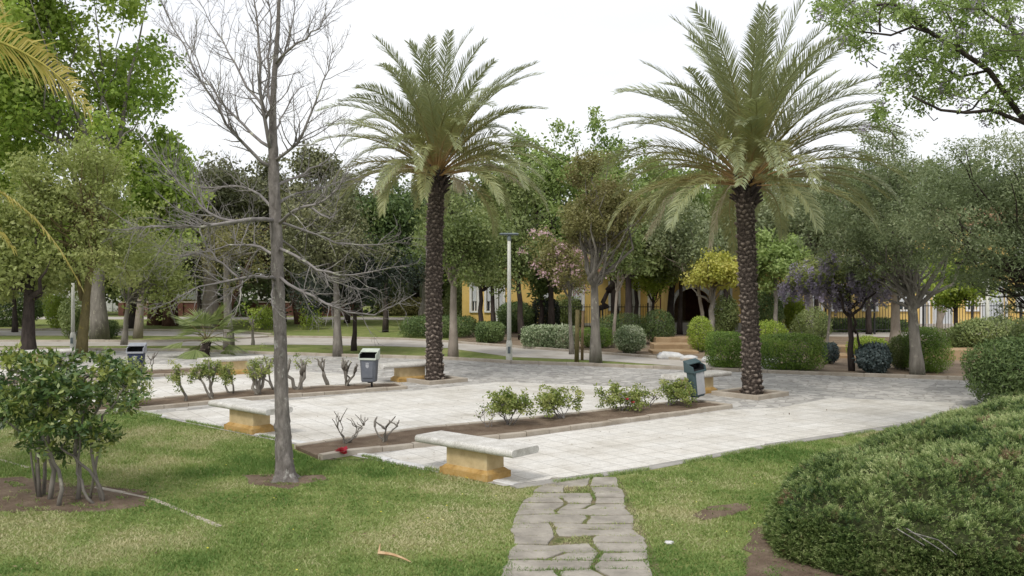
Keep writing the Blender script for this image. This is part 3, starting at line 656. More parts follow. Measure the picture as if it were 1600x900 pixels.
# ------------------------------------------------------------------ litter bins
def make_bin(loc, rz, label, body, rim, panel, tilt=0.0, style='open'):
    t = thing('litter_bin', label, 'litter bin', loc, 'litter bins by the planting beds', rz)
    mb = MB(); w, d, z0, z1 = .20, .16, .20, .76
    # body: tapered tub, open at the top under a slanting hood
    def ring(w_, d_, z_, c=.045):
        return [(-w_+c, -d_, z_), (w_-c, -d_, z_), (w_, -d_+c, z_), (w_, d_-c, z_), (w_-c, d_, z_), (-w_+c, d_, z_), (-w_, d_-c, z_), (-w_, -d_+c, z_)]
    R1, R2, R3, R4 = ring(w*.80, d*.78, z0), ring(w*.86, d*.84, z0+.03), ring(w*.99, d, z1), ring(w*.93, d*.93, z1)
    R5 = ring(w*.8, d*.78, z0+.05); V = R1 + R2 + R3 + R4 + R5; Fc = [tuple(range(7, -1, -1))]
    for j in range(4): Fc += [(j*8+k, j*8+(k+1) % 8, (j+1)*8+(k+1) % 8, (j+1)*8+k) for k in range(8)]
    Fc.append(tuple(32 + k for k in range(8))); mb.add(V, Fc); mb.build('body', M[body], t)
    # hood: side cheeks, back and sloping top leave a slot at the front
    mb = MB()
    for s in (-1, 1):
        x0, x1 = sorted((s*(w+.018), s*(w-.002)))
        V = [(x0, -d-.02, z1-.03), (x1, -d-.02, z1-.03), (x1, d+.02, z1-.03), (x0, d+.02, z1-.03), (x0, -d+.0, z1+.10), (x1, -d+.0, z1+.10), (x1, d+.02, z1+.20), (x0, d+.02, z1+.20)]
        mb.add(V, [(3, 2, 1, 0), (4, 5, 6, 7), (0, 1, 5, 4), (1, 2, 6, 5), (2, 3, 7, 6), (3, 0, 4, 7)])
    mb.box(-w+.001, w-.001, d+.0, d+.018, z1-.03, z1+.19)
    V = [(-w-.02, d-.17, z1+.14), (w+.02, d-.17, z1+.14), (w+.02, d+.025, z1+.202), (-w-.02, d+.025, z1+.202), (-w-.02, d-.17, z1+.165), (w+.02, d-.17, z1+.165), (w+.02, d+.025, z1+.227), (-w-.02, d+.025, z1+.227)]
    mb.add(V, [(3, 2, 1, 0), (4, 5, 6, 7), (0, 1, 5, 4), (1, 2, 6, 5), (2, 3, 7, 6), (3, 0, 4, 7)])
    mb.box(-w-.016, w+.016, -d-.024, -d-.004, z1-.035, z1+.012)
    bevel(mb.build('hood', M[rim], t), .008)
    mb = MB(); mb.box(-w+.012, w-.012, -d+.02, d-.012, z1-.03, z1+.005); mb.box(-w+.004, w-.004, d-.014, d-.002, z1+.005, z1+.165)
    for s in (-1, 1): x0, x1 = sorted((s*(w-.0035), s*(w-.008))); mb.box(x0, x1, -d+.05, d-.015, z1+.005, z1+.11)
    mb.build('slot_shade', M['dark'], t)  # near-black panels added under the hood, painting the slot's shade
    mb = MB(); mb.box(-w*.66, w*.66, -d*.93-.014, -d*.93-.004, z0+(.10 if style == 'open' else .05), z1-(.09 if style == 'open' else .03))
    bevel(mb.build('front_panel', M[panel], t), .02)
    if style == 'open':
        mb = MB(); c = Vector((0, -d*.93-.0155, z0+.38))       # worn town emblem: shield with crown
        sh = [(-.04, .045), (.04, .045), (.04, -.005), (.028, -.032), (0, -.05), (-.028, -.032), (-.04, -.005)]
        mb.add([(x_, c.y, c.z + z_) for x_, z_ in sh] + [(x_, c.y - .002, c.z + z_) for x_, z_ in sh], [tuple(range(7, 14))] + [(k, (k+1) % 7, 7+(k+1) % 7, 7+k) for k in range(7)])
        cr = [(-.035, .055), (.035, .055), (.042, .09), (.02, .072), (0, .095), (-.02, .072), (-.042, .09)]
        mb.add([(x_, c.y, c.z + z_) for x_, z_ in cr] + [(x_, c.y - .002, c.z + z_) for x_, z_ in cr], [tuple(range(7, 14))] + [(k, (k+1) % 7, 7+(k+1) % 7, 7+k) for k in range(7)])
        mb.build('emblem', M['decal'], t)
    mb = MB(); mb.tube([(0, d+.045, -.1), (0, d+.045, .86)], .026, 10); mb.box(-.05, .05, d+.018, d+.03, .45, .5); mb.box(-.035, .035, -.03, d+.045, .165, .2)
    mb.build('post', M['iron'], t, smooth=False)
    t.rotation_euler = (0, tilt, rz); return t
make_bin(g(577, 609), R(-8), 'blue grey litter bin with pale green hood beside the pruned shrubs', 'bluebin', 'lightgrey', 'bluebin')
make_bin(Vector((-9.85, 23.5, 0)), R(8), 'dark navy litter bin near the leafy end of the pruned row', 'navybin', 'greymetal', 'navybin')
make_bin(g(1091, 633), R(34), 'teal tilted litter bin with grey panel at the rose bed end', 'teal', 'teal', 'palepanel', R(-7), 'panel').scale = (.86, .8, .98)

# ------------------------------------------------------------------ lamp post
def lamp_post(loc, h, label, head=True):
    t = thing('lamp_post', label, 'lamp post', loc)
    mb = MB(); mb.tube([(0, 0, -.1), (0, 0, .02), (0, 0, .55), (0, 0, .6), (0, 0, .72)], [.105, .105, .1, .1, .075], 14)
    mb.build('base', M['lamppaint'], t, smooth=False)
    mb = MB(); mb.tube([(0, 0, .7), (0, 0, h*.5), (0, 0, h)], [.072, .065, .055], 14); mb.build('pole', M['lamppaint'], t, smooth=True)
    mb = MB(); mb.box(-.045, .045, -.112, -.098, .3, .52); mb.build('inspection_hatch', M['lamphead'], t)
    if head:
        mb = MB(); mb.tube([(0, 0, h-.12), (0, 0, h+.02)], .07, 12); mb.box(-.05, .05, -.04, .04, h, h+.08); mb.box(-.30, .30, -.10, .10, h+.05, h+.085, .01)
        V = [(-.33, -.12, h+.085), (.33, -.12, h+.085), (.33, .12, h+.085), (-.33, .12, h+.085), (-.26, -.08, h+.12), (.26, -.08, h+.12), (.26, .08, h+.12), (-.26, .08, h+.12)]
        mb.add(V, [(3, 2, 1, 0), (4, 5, 6, 7), (0, 1, 5, 4), (1, 2, 6, 5), (2, 3, 7, 6), (3, 0, 4, 7)])
        mb.build('lamp_head', M['lamphead'], t)
    return t
lamp_post(g(795.5, 566.5), 2.6 + 75/1400*g(795, 566.5).y - .1, 'cream painted lamp post with flat grey T-shaped head')
lamp_post(g(114, 549), 2.55, 'slim pale post beside the mossy tree trunk', False)
lamp_post(g(1543, 556), 2.95, 'white post beyond the big oleander at right', False)

# ------------------------------------------------------------------ palms
def frond_mesh(P, side, npair=52, llen=.42, width=.030, v=.45, start=.14, petr=.02, rng=None, tone=(0, 1), droop=.15, sweep=.75):
    """P rachis points; side = sideways vector; returns V, F, r of leaflets and rachis"""
    P = np.asarray(P, float); n = len(P)
    seg = np.r_[0, np.cumsum(np.linalg.norm(np.diff(P, axis=0), axis=1))]; seg /= seg[-1]
    s = np.repeat(np.linspace(start, .995, npair), 2); sg = np.tile([-1., 1.], npair)
    s = np.clip(s + rng.normal(size=len(s))*.004, 0, 1)
    C = np.stack([np.interp(s, seg, P[:, k]) for k in range(3)], 1)
    e = .02; C2 = np.stack([np.interp(np.clip(s + e, 0, 1), seg, P[:, k]) for k in range(3)], 1); C1 = np.stack([np.interp(np.clip(s - e, 0, 1), seg, P[:, k]) for k in range(3)], 1)
    T = nrm(C2 - C1); S = np.tile(np.asarray(side, float), (len(s), 1)); S = nrm(S - T*(S*T).sum(1, keepdims=True)); Nn = np.cross(S, T)
    Nn = np.where((Nn[:, 2:3] < 0), -Nn, Nn) if abs(np.mean(Nn[:, 2])) > .15 else Nn
    prof = np.clip(np.minimum((s - start + .03)/.18, 1), .25, 1) * (1 - .62*np.clip((s - .55)/.45, 0, 1)**1.6)
    L = llen * prof * rng.uniform(.85, 1.12, len(s)); vv = v * rng.uniform(.4, 1.5, len(s))
    D = nrm(S*sg[:, None] + T*(sweep + .5*s[:, None]) + Nn*vv[:, None] + rng.normal(size=C.shape)*.07)
    D2 = D + np.array([0, 0, -1.0]) * (droop * rng.uniform(.5, 1.6, len(s)))[:, None]; D2 = nrm(D2)
    B = nrm(np.cross(D, Nn) + rng.normal(size=C.shape)*.25); w = width
    m = len(s); V = np.empty((m, 6, 3)); mid = C + D*L[:, None]*.5
    V[:, 0] = C - B*w*.25; V[:, 1] = C + B*w*.25; V[:, 2] = mid + B*w*.5; V[:, 3] = mid - B*w*.5
    tip = mid + D2*L[:, None]*.5; V[:, 4] = tip + B*w*.08; V[:, 5] = tip - B*w*.08
    i = np.arange(m)[:, None]*6
    Fc = np.concatenate([i + [0, 1, 2, 3], i + [3, 2, 4, 5]]); r = np.tile(tone[0] + (tone[1]-tone[0])*np.clip(.28 + s*.75 + rng.normal(size=m)*.09, 0, 1), 2)
    # rachis tube, 4-sided
    k = 4; RV = []; RF = []; rr = []
    ref = nrm(np.asarray(side, float))
    for j in range(n):
        d = nrm(P[min(j+1, n-1)] - P[max(j-1, 0)]); a = nrm(ref - d*(ref@d)); b = np.cross(d, a); q = petr * (1 - .85*j/(n-1)) * (1.5 if j == 0 else 1)
        for h in range(k): th = h*math.pi/2; RV.append(P[j] + a*math.cos(th)*q*1.3 + b*math.sin(th)*q)
    for j in range(n-1):
        for h in range(k): RF.append([j*k+h, j*k+(h+1) % k, (j+1)*k+(h+1) % k, (j+1)*k+h]); rr.append(tone[0] + (tone[1]-tone[0])*min(.55, .02 + .75*j/(n-1)))
    return np.concatenate([V.reshape(-1, 3), np.array(RV)]), np.concatenate([Fc, np.array(RF) + m*6]), np.r_[r, rr]
def arc(o, az, el, L, droop, n=14, pw=1.25, twist=0.0):
    pts = [np.array(o, float)]; 
    for i in range(n):
        s = (i + .5)/n; e = el - droop*s**pw; a = az + twist*s
        pts.append(pts[-1] + L/n*np.array([math.cos(e)*math.cos(a), math.cos(e)*math.sin(a), math.sin(e)]))
    return np.array(pts)
def palm_trunk(t, base, top, r0, r1, seed, mat='palmtrunk', rows=None, lobes=11):
    rg = np.random.default_rng(seed); base = np.array(base); top = np.array(top); h = np.linalg.norm(top - base)
    nz = int(h/.018); na = 72; z = np.linspace(0, 1, nz)[:, None]; a = np.linspace(0, 2*math.pi, na, endpoint=False)[None, :]
    rows = rows or h/.105
    u = a/(2*math.pi)*lobes; v = z*rows
    # alternating rows of leaf-base stubs
    v = v + .22*np.sin(a*3 + seed) + .12*np.sin(a*7 + z*40) + .25*np.sin(z*37); row = np.floor(v); fv = v - row; uu = u + .5*(row % 2); cell = np.floor(uu) % lobes; fu = uu - np.floor(uu)
    hsh = np.sin(row*12.9898 + cell*78.233 + seed)*43758.5453; hsh = hsh - np.floor(hsh); hsh = np.where(hsh < .18, 0, hsh)
    prot = np.clip(1 - np.abs(fu - .5)*2.1, 0, 1)**.6 * np.clip(fv*1.25, 0, 1)**1.2 * np.clip((1.02 - fv)*9, 0, 1)
    rad = (r0 + (r1 - r0)*z + .05*np.exp(-z*h/.25)) * (1 + .03*np.sin(z*7 + seed)) + .055*prot*(.1 + 1.5*hsh**1.5) - .012
    rad = rad + .006*rg.normal(size=rad.shape)
    bend = .05*np.sin(z*3.1 + seed)
    X = base[0] + (top[0]-base[0])*z + bend + rad*np.cos(a); Y = base[1] + (top[1]-base[1])*z + rad*np.sin(a); Z = base[2] + (top[2]-base[2])*z + 0*a
    V = np.stack([X, Y, Z], -1).reshape(-1, 3)
    i = np.arange(nz-1)[:, None]*na; k = np.arange(na)[None, :]; k2 = (k+1) % na
    Fc = np.stack([i+k, i+k2, i+na+k2, i+na+k], -1).reshape(-1, 4)
    col_ = np.clip(.12 + .75*prot*(.3 + .9*hsh) + .1*rg.normal(size=prot.shape), 0, 1)[:-1].ravel()
    return mesh('trunk', V, Fc, M[mat], t, r=col_)
def palm(name, label, base, trunk_top, size, nfr, seed, rad, dead=(), group='date palms on the terrace', low=2, azr=None, pl=1.0, drp=20):
    rg = np.random.default_rng(seed); t = thing(name, label, 'palm tree', base, group)
    palm_trunk(t, Vector(base) - Vector((0, 0, .05)), trunk_top, rad*1.0, rad*.95, seed)
    top = np.array(trunk_top)
    # stubs of cut leaf bases widening into the crown
    mb = MB()
    for i in range(46):
        a = i*2.399; hgt = -.28 + .5*i/46; e = R(35 + 40*i/46); o = top + np.array([math.cos(a)*rad*.8, math.sin(a)*rad*.8, hgt])
        L = rg.uniform(.16, .34); p = arc(o, a, e, L, .2, 3); mb.tube([Vector(x_) for x_ in p], [.055, .042, .03, .022], 5)
    mb.build('crown_base', M['bark_dark'], t, world=True)
    for i in range(nfr):
        f = (i/(nfr-1)); az = i*2.39996 + rg.normal()*.18
        if azr: az = azr[0] + (az % (2*math.pi))/(2*math.pi)*(azr[1]-azr[0])
        el = R(84 - (84 - low)*f**.86 + rg.normal()*6)
        L = size * (.84 + .20*max(0, math.sin(el))) * rg.uniform(.88, 1.1)
        dr = R(drp + 42*max(0, math.cos(el)) + rg.normal()*9)
        o = top + np.array([math.cos(az)*.12, math.sin(az)*.12, .12 + .38*(1 - f)])
        P = arc(o, az, el, L, dr, 14, 1.8, rg.normal()*.28)
        side = (-math.sin(az), math.cos(az), rg.normal()*.25)
        tone = (0, .95) if f < .5 else (-.05, .75 - .3*(f-.5)*rg.random()*2)
        V, Fc, r = frond_mesh(P, side, int(100*pl), .48*size/3.6, .024, .42, .16, .026, rg, tone, .12 + .3*f, 1.05)
        mesh('frond', V, Fc, M['frond'], t, r=np.clip(r, 0, 1))
    for (pts) in dead:
        P = np.array([tuple(at(*q)) for q in pts]); k = np.linspace(0, len(P)-1, 14)
        P = np.stack([np.interp(k, range(len(P)), P[:, c]) for c in range(3)], 1)
        V, Fc, r = frond_mesh(P, (.5, .8, 0), 46, .5, .02, .1, .35, .02, rg, (0, 1), 1.6)
        o = mesh('frond', V, Fc, M['deadfrond'], t, r=rg.random(len(Fc))); o['label'] = 'dead pale frond hanging down'
    return t
bL = g(679, 596); dL = bL.y; tL = at(683, 284, dL)
palm('date_palm', 'left date palm of the pair, nearer the lamp post and the litter bin', bL, tL, 3.35, 76, 3, .215, drp=42, low=6,
     dead=[[(676, 275, dL), (650, 262, dL-.3), (615, 268, dL-.5), (585, 300, dL-.6)], [(690, 272, dL-.1), (708, 272, dL-.4), (722, 295, dL-.5)], [(684, 270, dL-.1), (760, 255, dL+.4), (820, 290, dL+.6)]])
bR = g(1172, 618); dR = bR.y; tR = at(1168, 300, dR)
palm('date_palm', 'right date palm of the pair, taller crown over the stone planter by the hedge', bR, tR, 3.65, 84, 8, .205, drp=34, low=4,
     dead=[[(1160, 290, dR), (1140, 290, dR-.4), (1122, 325, dR-.6), (1110, 385, dR-.6)], [(1160, 285, dR), (1100, 280, dR+.2), (1045, 310, dR+.5), (1010, 370, dR+.6)]])
def planter(c, s, label):
    t = thing('stone_planter_edge', label, 'planter', (c.x, c.y, 0), 'square stone kerbs round the date palms', R(4) + RZ*.0)
    mb = MB(); w = .13
    for (a0, a1, b0, b1) in ((-s, s, -s, -s+w), (-s, s, s-w, s), (-s, -s+w, -s+w+.002, s-w-.002), (s-w, s, -s+w+.002, s-w-.002)):
        mb.box(a0, a1, b0, b1, -.05, .10); 
    bevel(mb.build('kerbing', M['kerb'], t), .012)
    mb = MB(); mb.box(-s+w, s-w, -s+w, s-w, -.04, .05); mb.build('soil', M['soil'], t); t.rotation_euler = (0, 0, math.atan2(U.y, U.x) - math.pi/2 - .14)
    return t
planter(bL, .62, 'square stone planter kerb round the left date palm')
planter(bR, .62, 'square stone planter kerb round the right date palm')

# near palm out of the frame at left: two yellowing fronds hang into view
pc = Vector((-8.3, 10.6, 5.0)); t = thing('leaning_palm', 'yellowing palm frond tips hanging in at the top left', 'palm tree', (pc.x, pc.y, 0))
palm_trunk(t, (pc.x, pc.y, -.05), tuple(pc), .24, .22, 5)
rg = np.random.default_rng(77)
def hand_frond(pts, side, npair, ll, w, mat, v=.35, dr=.3, sweep=.75, start=.14):
    P = np.array([tuple(at(*q)) for q in pts]); P = np.vstack([np.array(tuple(pc)), P]); kk = np.linspace(0, len(P)-1, 26)
    # smooth the hand points
    P = np.stack([np.interp(kk, range(len(P)), P[:, c]) for c in range(3)], 1)
    for _ in range(3): P[1:-1] = (P[:-2] + P[1:-1]*2 + P[2:])/4
    V, Fc, r = frond_mesh(P, side, npair, ll, w, v, start, .022, rg, (0, 1), dr, sweep)
    mesh('frond', V, Fc, M[mat], t, r=np.clip(r + rg.normal(size=len(r))*.12, 0, 1))
hand_frond([(-160, 30, 10.4), (0, 62, 10.0), (70, 100, 9.7), (115, 140, 9.5), (138, 172, 9.4)], (0, -.45, .9), 110, .50, .024, 'nearfrond', v=.25, dr=.55, sweep=.55)
hand_frond([(-120, 250, 10.2), (-20, 285, 9.9), (50, 335, 9.7), (95, 390, 9.6), (126, 446, 9.5)], (.3, -.9, .2), 90, .30, .02, 'nearfrond', v=.1, dr=1.0, sweep=1.6)
hand_frond([(-160, 330, 10.2), (-60, 335, 10.0), (-10, 350, 9.9), (18, 385, 9.9)], (0, -.6, .8), 90, .36, .022, 'nearfrond', v=.2, dr=.9, sweep=.8)
hand_frond([(-150, -60, 10.4), (-60, -60, 10.2), (-15, -25, 10.1), (5, 20, 10.0)], (0, -.5, .9), 90, .4, .022, 'nearfrond', v=.2, dr=.5)
for i in range(20):
    az = R(85 + 200*i/19); el = R(rg.uniform(-10, 75)); P = arc(tuple(pc), az, el, 3.2, R(60), 12)
    V, Fc, r = frond_mesh(P, (-math.sin(az), math.cos(az), 0), 44, .42, .03, .4, .15, .025, rg, (0, .9), .3); mesh('frond', V, Fc, M['frond'], t, r=np.clip(r, 0, 1))

def fan_leaf(o, d, up, rad, nb, rg, spread=2.6, w=.05):
    """stiff pleated fan of blades from point o, facing along d"""
    d = nrm(np.array(d, float)); s = nrm(np.cross(d, up)); V = []; Fc = []
    for i in range(nb):
        a = -spread/2 + spread*i/(nb-1); dr = nrm(d*math.cos(a) + s*math.sin(a) + np.array([0, 0, -.12*abs(a)]))
        L = rad*(1 - .12*abs(a))*rg.uniform(.9, 1.05); b = nrm(np.cross(dr, np.cross(s, d)) + rg.normal(size=3)*.3); m_ = o + dr*L*.5; e_ = o + dr*L + np.array([0, 0, -.10*L])
        k = len(V); V += [o, m_ + b*w*.5, e_, m_ - b*w*.5]; Fc.append([k, k+1, k+2, k+3])
    return V, Fc
def fan_palm(label, base, h, rad, nleaf, seed, trunk_r, frame=None, leafm='midgreen', dirs=None, petiole=.55, cat='palm tree', w=.05, nb=26):
    rg = np.random.default_rng(seed); t = thing('fan_palm', label, cat, base); palm_trunk(t, Vector(base) - Vector((0, 0, .05)), Vector(base) + Vector((0, 0, h)), trunk_r, trunk_r, seed)
    top = np.array(base) + np.array([0, 0, h])
    for i in range(nleaf):
        if dirs: az, el = dirs[i]
        else: az, el = i*2.4 + rg.normal()*.2, R(80 - 100*i/nleaf)
        p = arc(top, az, el, petiole*rg.uniform(.85, 1.15), R(25), 5); mb = MB(); mb.tube([Vector(x_) for x_ in p], [.018, .015, .012, .011, .01, .01], 5)
        st = mb.build('leaf_stalk', M['bark_moss'], t, world=True)
        d = p[-1] - p[-2]; V, Fc = fan_leaf(p[-1], d, (-math.sin(el)*math.cos(az) + .001, -math.sin(el)*math.sin(az), math.cos(el)), rad, nb, rg, w=w)
        mesh('fan_leaf', np.array(V), np.array(Fc), M[leafm], t, r=np.clip(.5 + rg.normal(size=len(Fc))*.2, 0, 1))
    return t
b = g(322, 557); b.z = 0
fan_palm('small fan palm standing on the grass strip behind the bench', b, .55, .85, 17, 4, .14, w=.055, petiole=.8, leafm='lightfan')
# spiky fan palm beyond the right edge of the frame
q = at(1690, 70, 11); b = Vector((q.x + .5, 11, 0))
dirs = [(R(180 + a), R(e)) for a, e in ((0, -8), (12, 18), (-15, -30), (20, -18), (-8, 35), (60, 10), (120, 10), (180, 10), (-60, 20), (-120, 10), (90, 60))]
fan_palm('stiff fan palm leaves poking in at the top right edge', b, q.z - .2, .85, 11, 14, .16, dirs=dirs, leafm='olive', w=.035, nb=34)
# ================================================================== bare tree in the foreground
BD = g(446, 750).y
def bare_tree():
    rg = np.random.default_rng(21); rr = random.Random(4)
    B = g(446, 750); t = thing('bare_tree', 'leafless grey tree standing alone on the near lawn', 'tree', (B.x, B.y, 0))
    def P3(px, py, dy=0): return at(px, py, BD + dy)
    def smooth(pts, n):
        P = np.array([tuple(p) for p in pts]); k = np.linspace(0, len(P)-1, n); P = np.stack([np.interp(k, range(len(P)), P[:, c]) for c in range(3)], 1)
        for _ in range(2): P[1:-1] = (P[:-2] + 2*P[1:-1] + P[2:])/4
        return P
    mb = MB(); tp = [(446, 756), (445.5, 740), (443, 700), (441, 650), (438, 540), (434, 430), (430, 330), (427, 250), (426, 180), (429, 110), (434, 50), (437, -20), (440, -110)]
    tr = [24, 15.5, 12.8, 11, 9.8, 9.4, 9, 8, 5.4, 4.1, 3.2, 2.4, 1.3]
    tt_ = np.linspace(0, len(tp)-1, 150); tP = np.array([tuple(P3(*p)) for p in tp]); TP = np.stack([np.interp(tt_, range(len(tp)), tP[:, q]) for q in range(3)], 1)
    for _ in range(6): TP[1:-1] = (TP[:-2] + 2*TP[1:-1] + TP[2:])/4
    TR = np.interp(tt_, range(len(tp)), tr)/1400*BD; mb.tube([Vector(p) for p in TP], list(TR), 28)
    Vt = np.array(mb.v); zc = Vt[:, 2]; nv = 28; cen = np.repeat(TP, nv, 0); ang = np.tile(np.arange(nv)*2*math.pi/nv, len(TP)); dv = Vt - cen
    f = 1 + .035*np.sin(ang*3 + zc*5) + .03*np.sin(ang*5 - zc*11) + .05*np.sin(zc*23 + 2*ang)*np.sin(zc*7) + .03*rg.normal(size=len(Vt)) + .45*np.exp(-np.maximum(zc, 0)/.10)*np.clip(np.sin(ang*4 + 1), -.2, 1)
    for (kz, ka) in ((1.15, 1.2), (1.75, 4.0), (2.35, 2.2), (2.9, 5.3), (.7, 3.0), (3.3, .6)): f += .28*np.exp(-((zc - kz)/.045)**2 - (np.angle(np.exp(1j*(ang - ka)))/.4)**2)
    mb.v = [tuple(q) for q in cen + dv*f[:, None]]; mb.build('trunk', M['bark_bare'], t, world=True, smooth=True)
    def grow(mb, P, r0, depth, L):
        """side twigs along a limb"""
        n = len(P); step = {0: .07, 1: .09, 2: .12}[depth]; seglen = np.linalg.norm(np.diff(P, axis=0), axis=1).sum()
        cnt = int(seglen/step*rr.uniform(.8, 1.1)); 
        for i in range(cnt):
            s = rr.uniform(.16, .98); j = s*(n-1); a = int(j); f = j-a; a2 = min(a+1, n-1); o = P[a]*(1-f) + P[a2]*f; d = nrm(P[a2]-P[a] if a2 > a else P[a]-P[a-1])
            q = nrm(rg.normal(size=3)); q = nrm(q - d*(q@d)); ang = R(rr.uniform(28, 62)); e = d*math.cos(ang) + q*math.sin(ang); e[1] *= .8
            l = L*1.15*rr.uniform(.3, 1.0)*(1 - .35*s); m_ = 6; pts = [o]; e = nrm(e); up = .10 if o[2] > 3.6 else .03
            for k in range(m_):
                e = nrm(e + rg.normal(size=3)*.13 + np.array([0, 0, up])); pts.append(pts[-1] + e*l/m_)
            pts = np.array(pts); r1 = max(r0*(1-.75*s)*.30, .0027)
            mb.tube([Vector(x_) for x_ in pts], [max(r1*(1-.7*k/m_), .0018) for k in range(m_+1)], 4 if depth else 5, False)
            if depth < 1 or (depth < 2 and l > .22): grow(mb, pts, r1, depth+1, l*.6)
    limbs = [  # (points px,py,depth offset), start radius px, twig length
        ([(426, 262, 0), (400, 247, -.1), (360, 212, -.2), (345, 178, -.25), (317, 133, -.3), (290, 73, -.35), (262, 30, -.4), (243, -15, -.4)], 5, .8),
        ([(425, 232, 0), (400, 215, .2), (367, 186, .4), (337, 153, .5), (312, 110, .6), (290, 60, .7), (262, 20, .7)], 4.5, .8),
        ([(425, 185, 0), (400, 153, .1), (370, 112, .3), (355, 70, .4), (333, 40, .4), (305, -5, .4)], 4, .8),
        ([(425, 240, 0), (412, 190, -.2), (403, 120, -.3), (404, 60, -.3), (398, 0, -.3), (390, -60, -.3)], 5.5, .7),
        ([(427, 190, 0), (418, 140, .2), (424, 80, .3), (420, 20, .4), (416, -40, .4)], 4.5, .7),
        ([(430, 120, 0), (446, 80, .2), (456, 40, .2), (462, -10, .2)], 3.8, .6),
        ([(431, 100, 0), (447, 78, -.3), (470, 65, -.4), (495, 47, -.5), (512, 25, -.5), (527, 0, -.5)], 3.6, .6),
        ([(429, 252, 0), (447, 242, -.2), (465, 228, -.3), (478, 200, -.4), (490, 165, -.4), (505, 128, -.4), (517, 100, -.4), (524, 68, -.4)], 4.6, .75),
        ([(430, 292, 0), (452, 282, .3), (478, 268, .4), (510, 257, .5), (530, 232, .5), (545, 200, .5)], 4, .6),
        ([(429, 215, 0), (440, 180, .4), (460, 150, .6), (475, 125, .7)], 3, .5),
        ([(430, 345, 0), (400, 338, -.4), (365, 347, -.6), (340, 352, -.7), (316, 355, -.8), (270, 350, -.9), (225, 352, -1.0), (190, 360, -1.0)], 6, .9),
        ([(372, 346, -.55), (345, 346, -.5), (318, 328, -.5), (292, 298, -.5), (262, 270, -.5), (236, 238, -.5), (213, 200, -.5)], 4.2, .8),
        ([(428, 330, 0), (405, 300, .4), (375, 288, .7), (330, 296, 1.0), (290, 290, 1.2), (255, 265, 1.3)], 4, .8),
        ([(432, 440, 0), (420, 432, -.3), (400, 430, -.4), (373, 433, -.6), (333, 443, -.8), (283, 461, -.9), (240, 482, -1.0)], 5, .6),
        ([(384, 433, -.5), (375, 448, -.6), (350, 462, -.6), (335, 472, -.6), (300, 500, -.6)], 2.6, .5),
        ([(378, 448, -.6), (374, 470, -.7), (366, 495, -.75), (355, 512, -.8)], 2.2, .3),
        ([(376, 436, -.5), (340, 405, -.3), (320, 385, -.3), (308, 345, -.3), (300, 315, -.3)], 3, .7),
        ([(428, 440, 0), (424, 460, -.3), (424, 475, -.4), (435, 492, -.5), (450, 500, -.5)], 2.0, .25),
        ([(431, 400, 0), (405, 385, .5), (370, 378, .9), (330, 390, 1.2), (290, 400, 1.4), (255, 395, 1.5)], 4, .8),
        ([(435, 350, 0), (448, 338, -.3), (467, 326, -.4), (500, 316, -.5), (527, 305, -.6), (535, 280, -.6), (545, 255, -.6)], 5, .6),
        ([(478, 322, -.4), (500, 335, -.5), (513, 343, -.5), (524, 338, -.5), (528, 310, -.6), (533, 290, -.6)], 3, .4),
        ([(434, 346, 0), (465, 356, .3), (493, 368, .4), (517, 374, .5), (550, 383, .5), (590, 386, .5), (622, 380, .5), (640, 370, .5)], 4, .55),
        ([(436, 388, 0), (450, 394, -.4), (473, 407, -.6), (500, 424, -.7), (520, 431, -.8), (545, 433, -.8), (583, 423, -.9), (600, 414, -.9), (640, 416, -.9)], 4.2, .5),
        ([(436, 432, 0), (460, 442, -.5), (483, 458, -.7), (510, 480, -.9), (535, 490, -.9), (560, 493, -1.0), (587, 492, -1.0), (620, 478, -1.0), (650, 458, -1.0)], 4.2, .5),
        ([(435, 372, 0), (460, 388, .5), (490, 420, .7), (520, 440, .8), (560, 455, .9), (590, 450, .9)], 3.2, .6),
        ([(436, 410, 0), (452, 425, .3), (470, 450, .4), (480, 480, .4), (500, 510, .4)], 2.4, .5),
        ([(433, 320, 0), (455, 300, .5), (480, 300, .7), (520, 290, .9), (560, 275, 1.0), (590, 280, 1.0)], 3.6, .7)]
    for pts, r0, tl in limbs:
        mb = MB(); P = smooth([P3(*p) for p in pts], 12); w = r0/1400*BD
        P[1:-1] += rg.normal(size=P[1:-1].shape)*.012
        mb.tube([Vector(x_) for x_ in P], [max(w*.62*(1-.85*k/11), .0032) for k in range(12)], 7)
        grow(mb, P, w, 0, tl)
        mb.build('branch', M['twig'], t, world=True, smooth=True)
bare_tree()

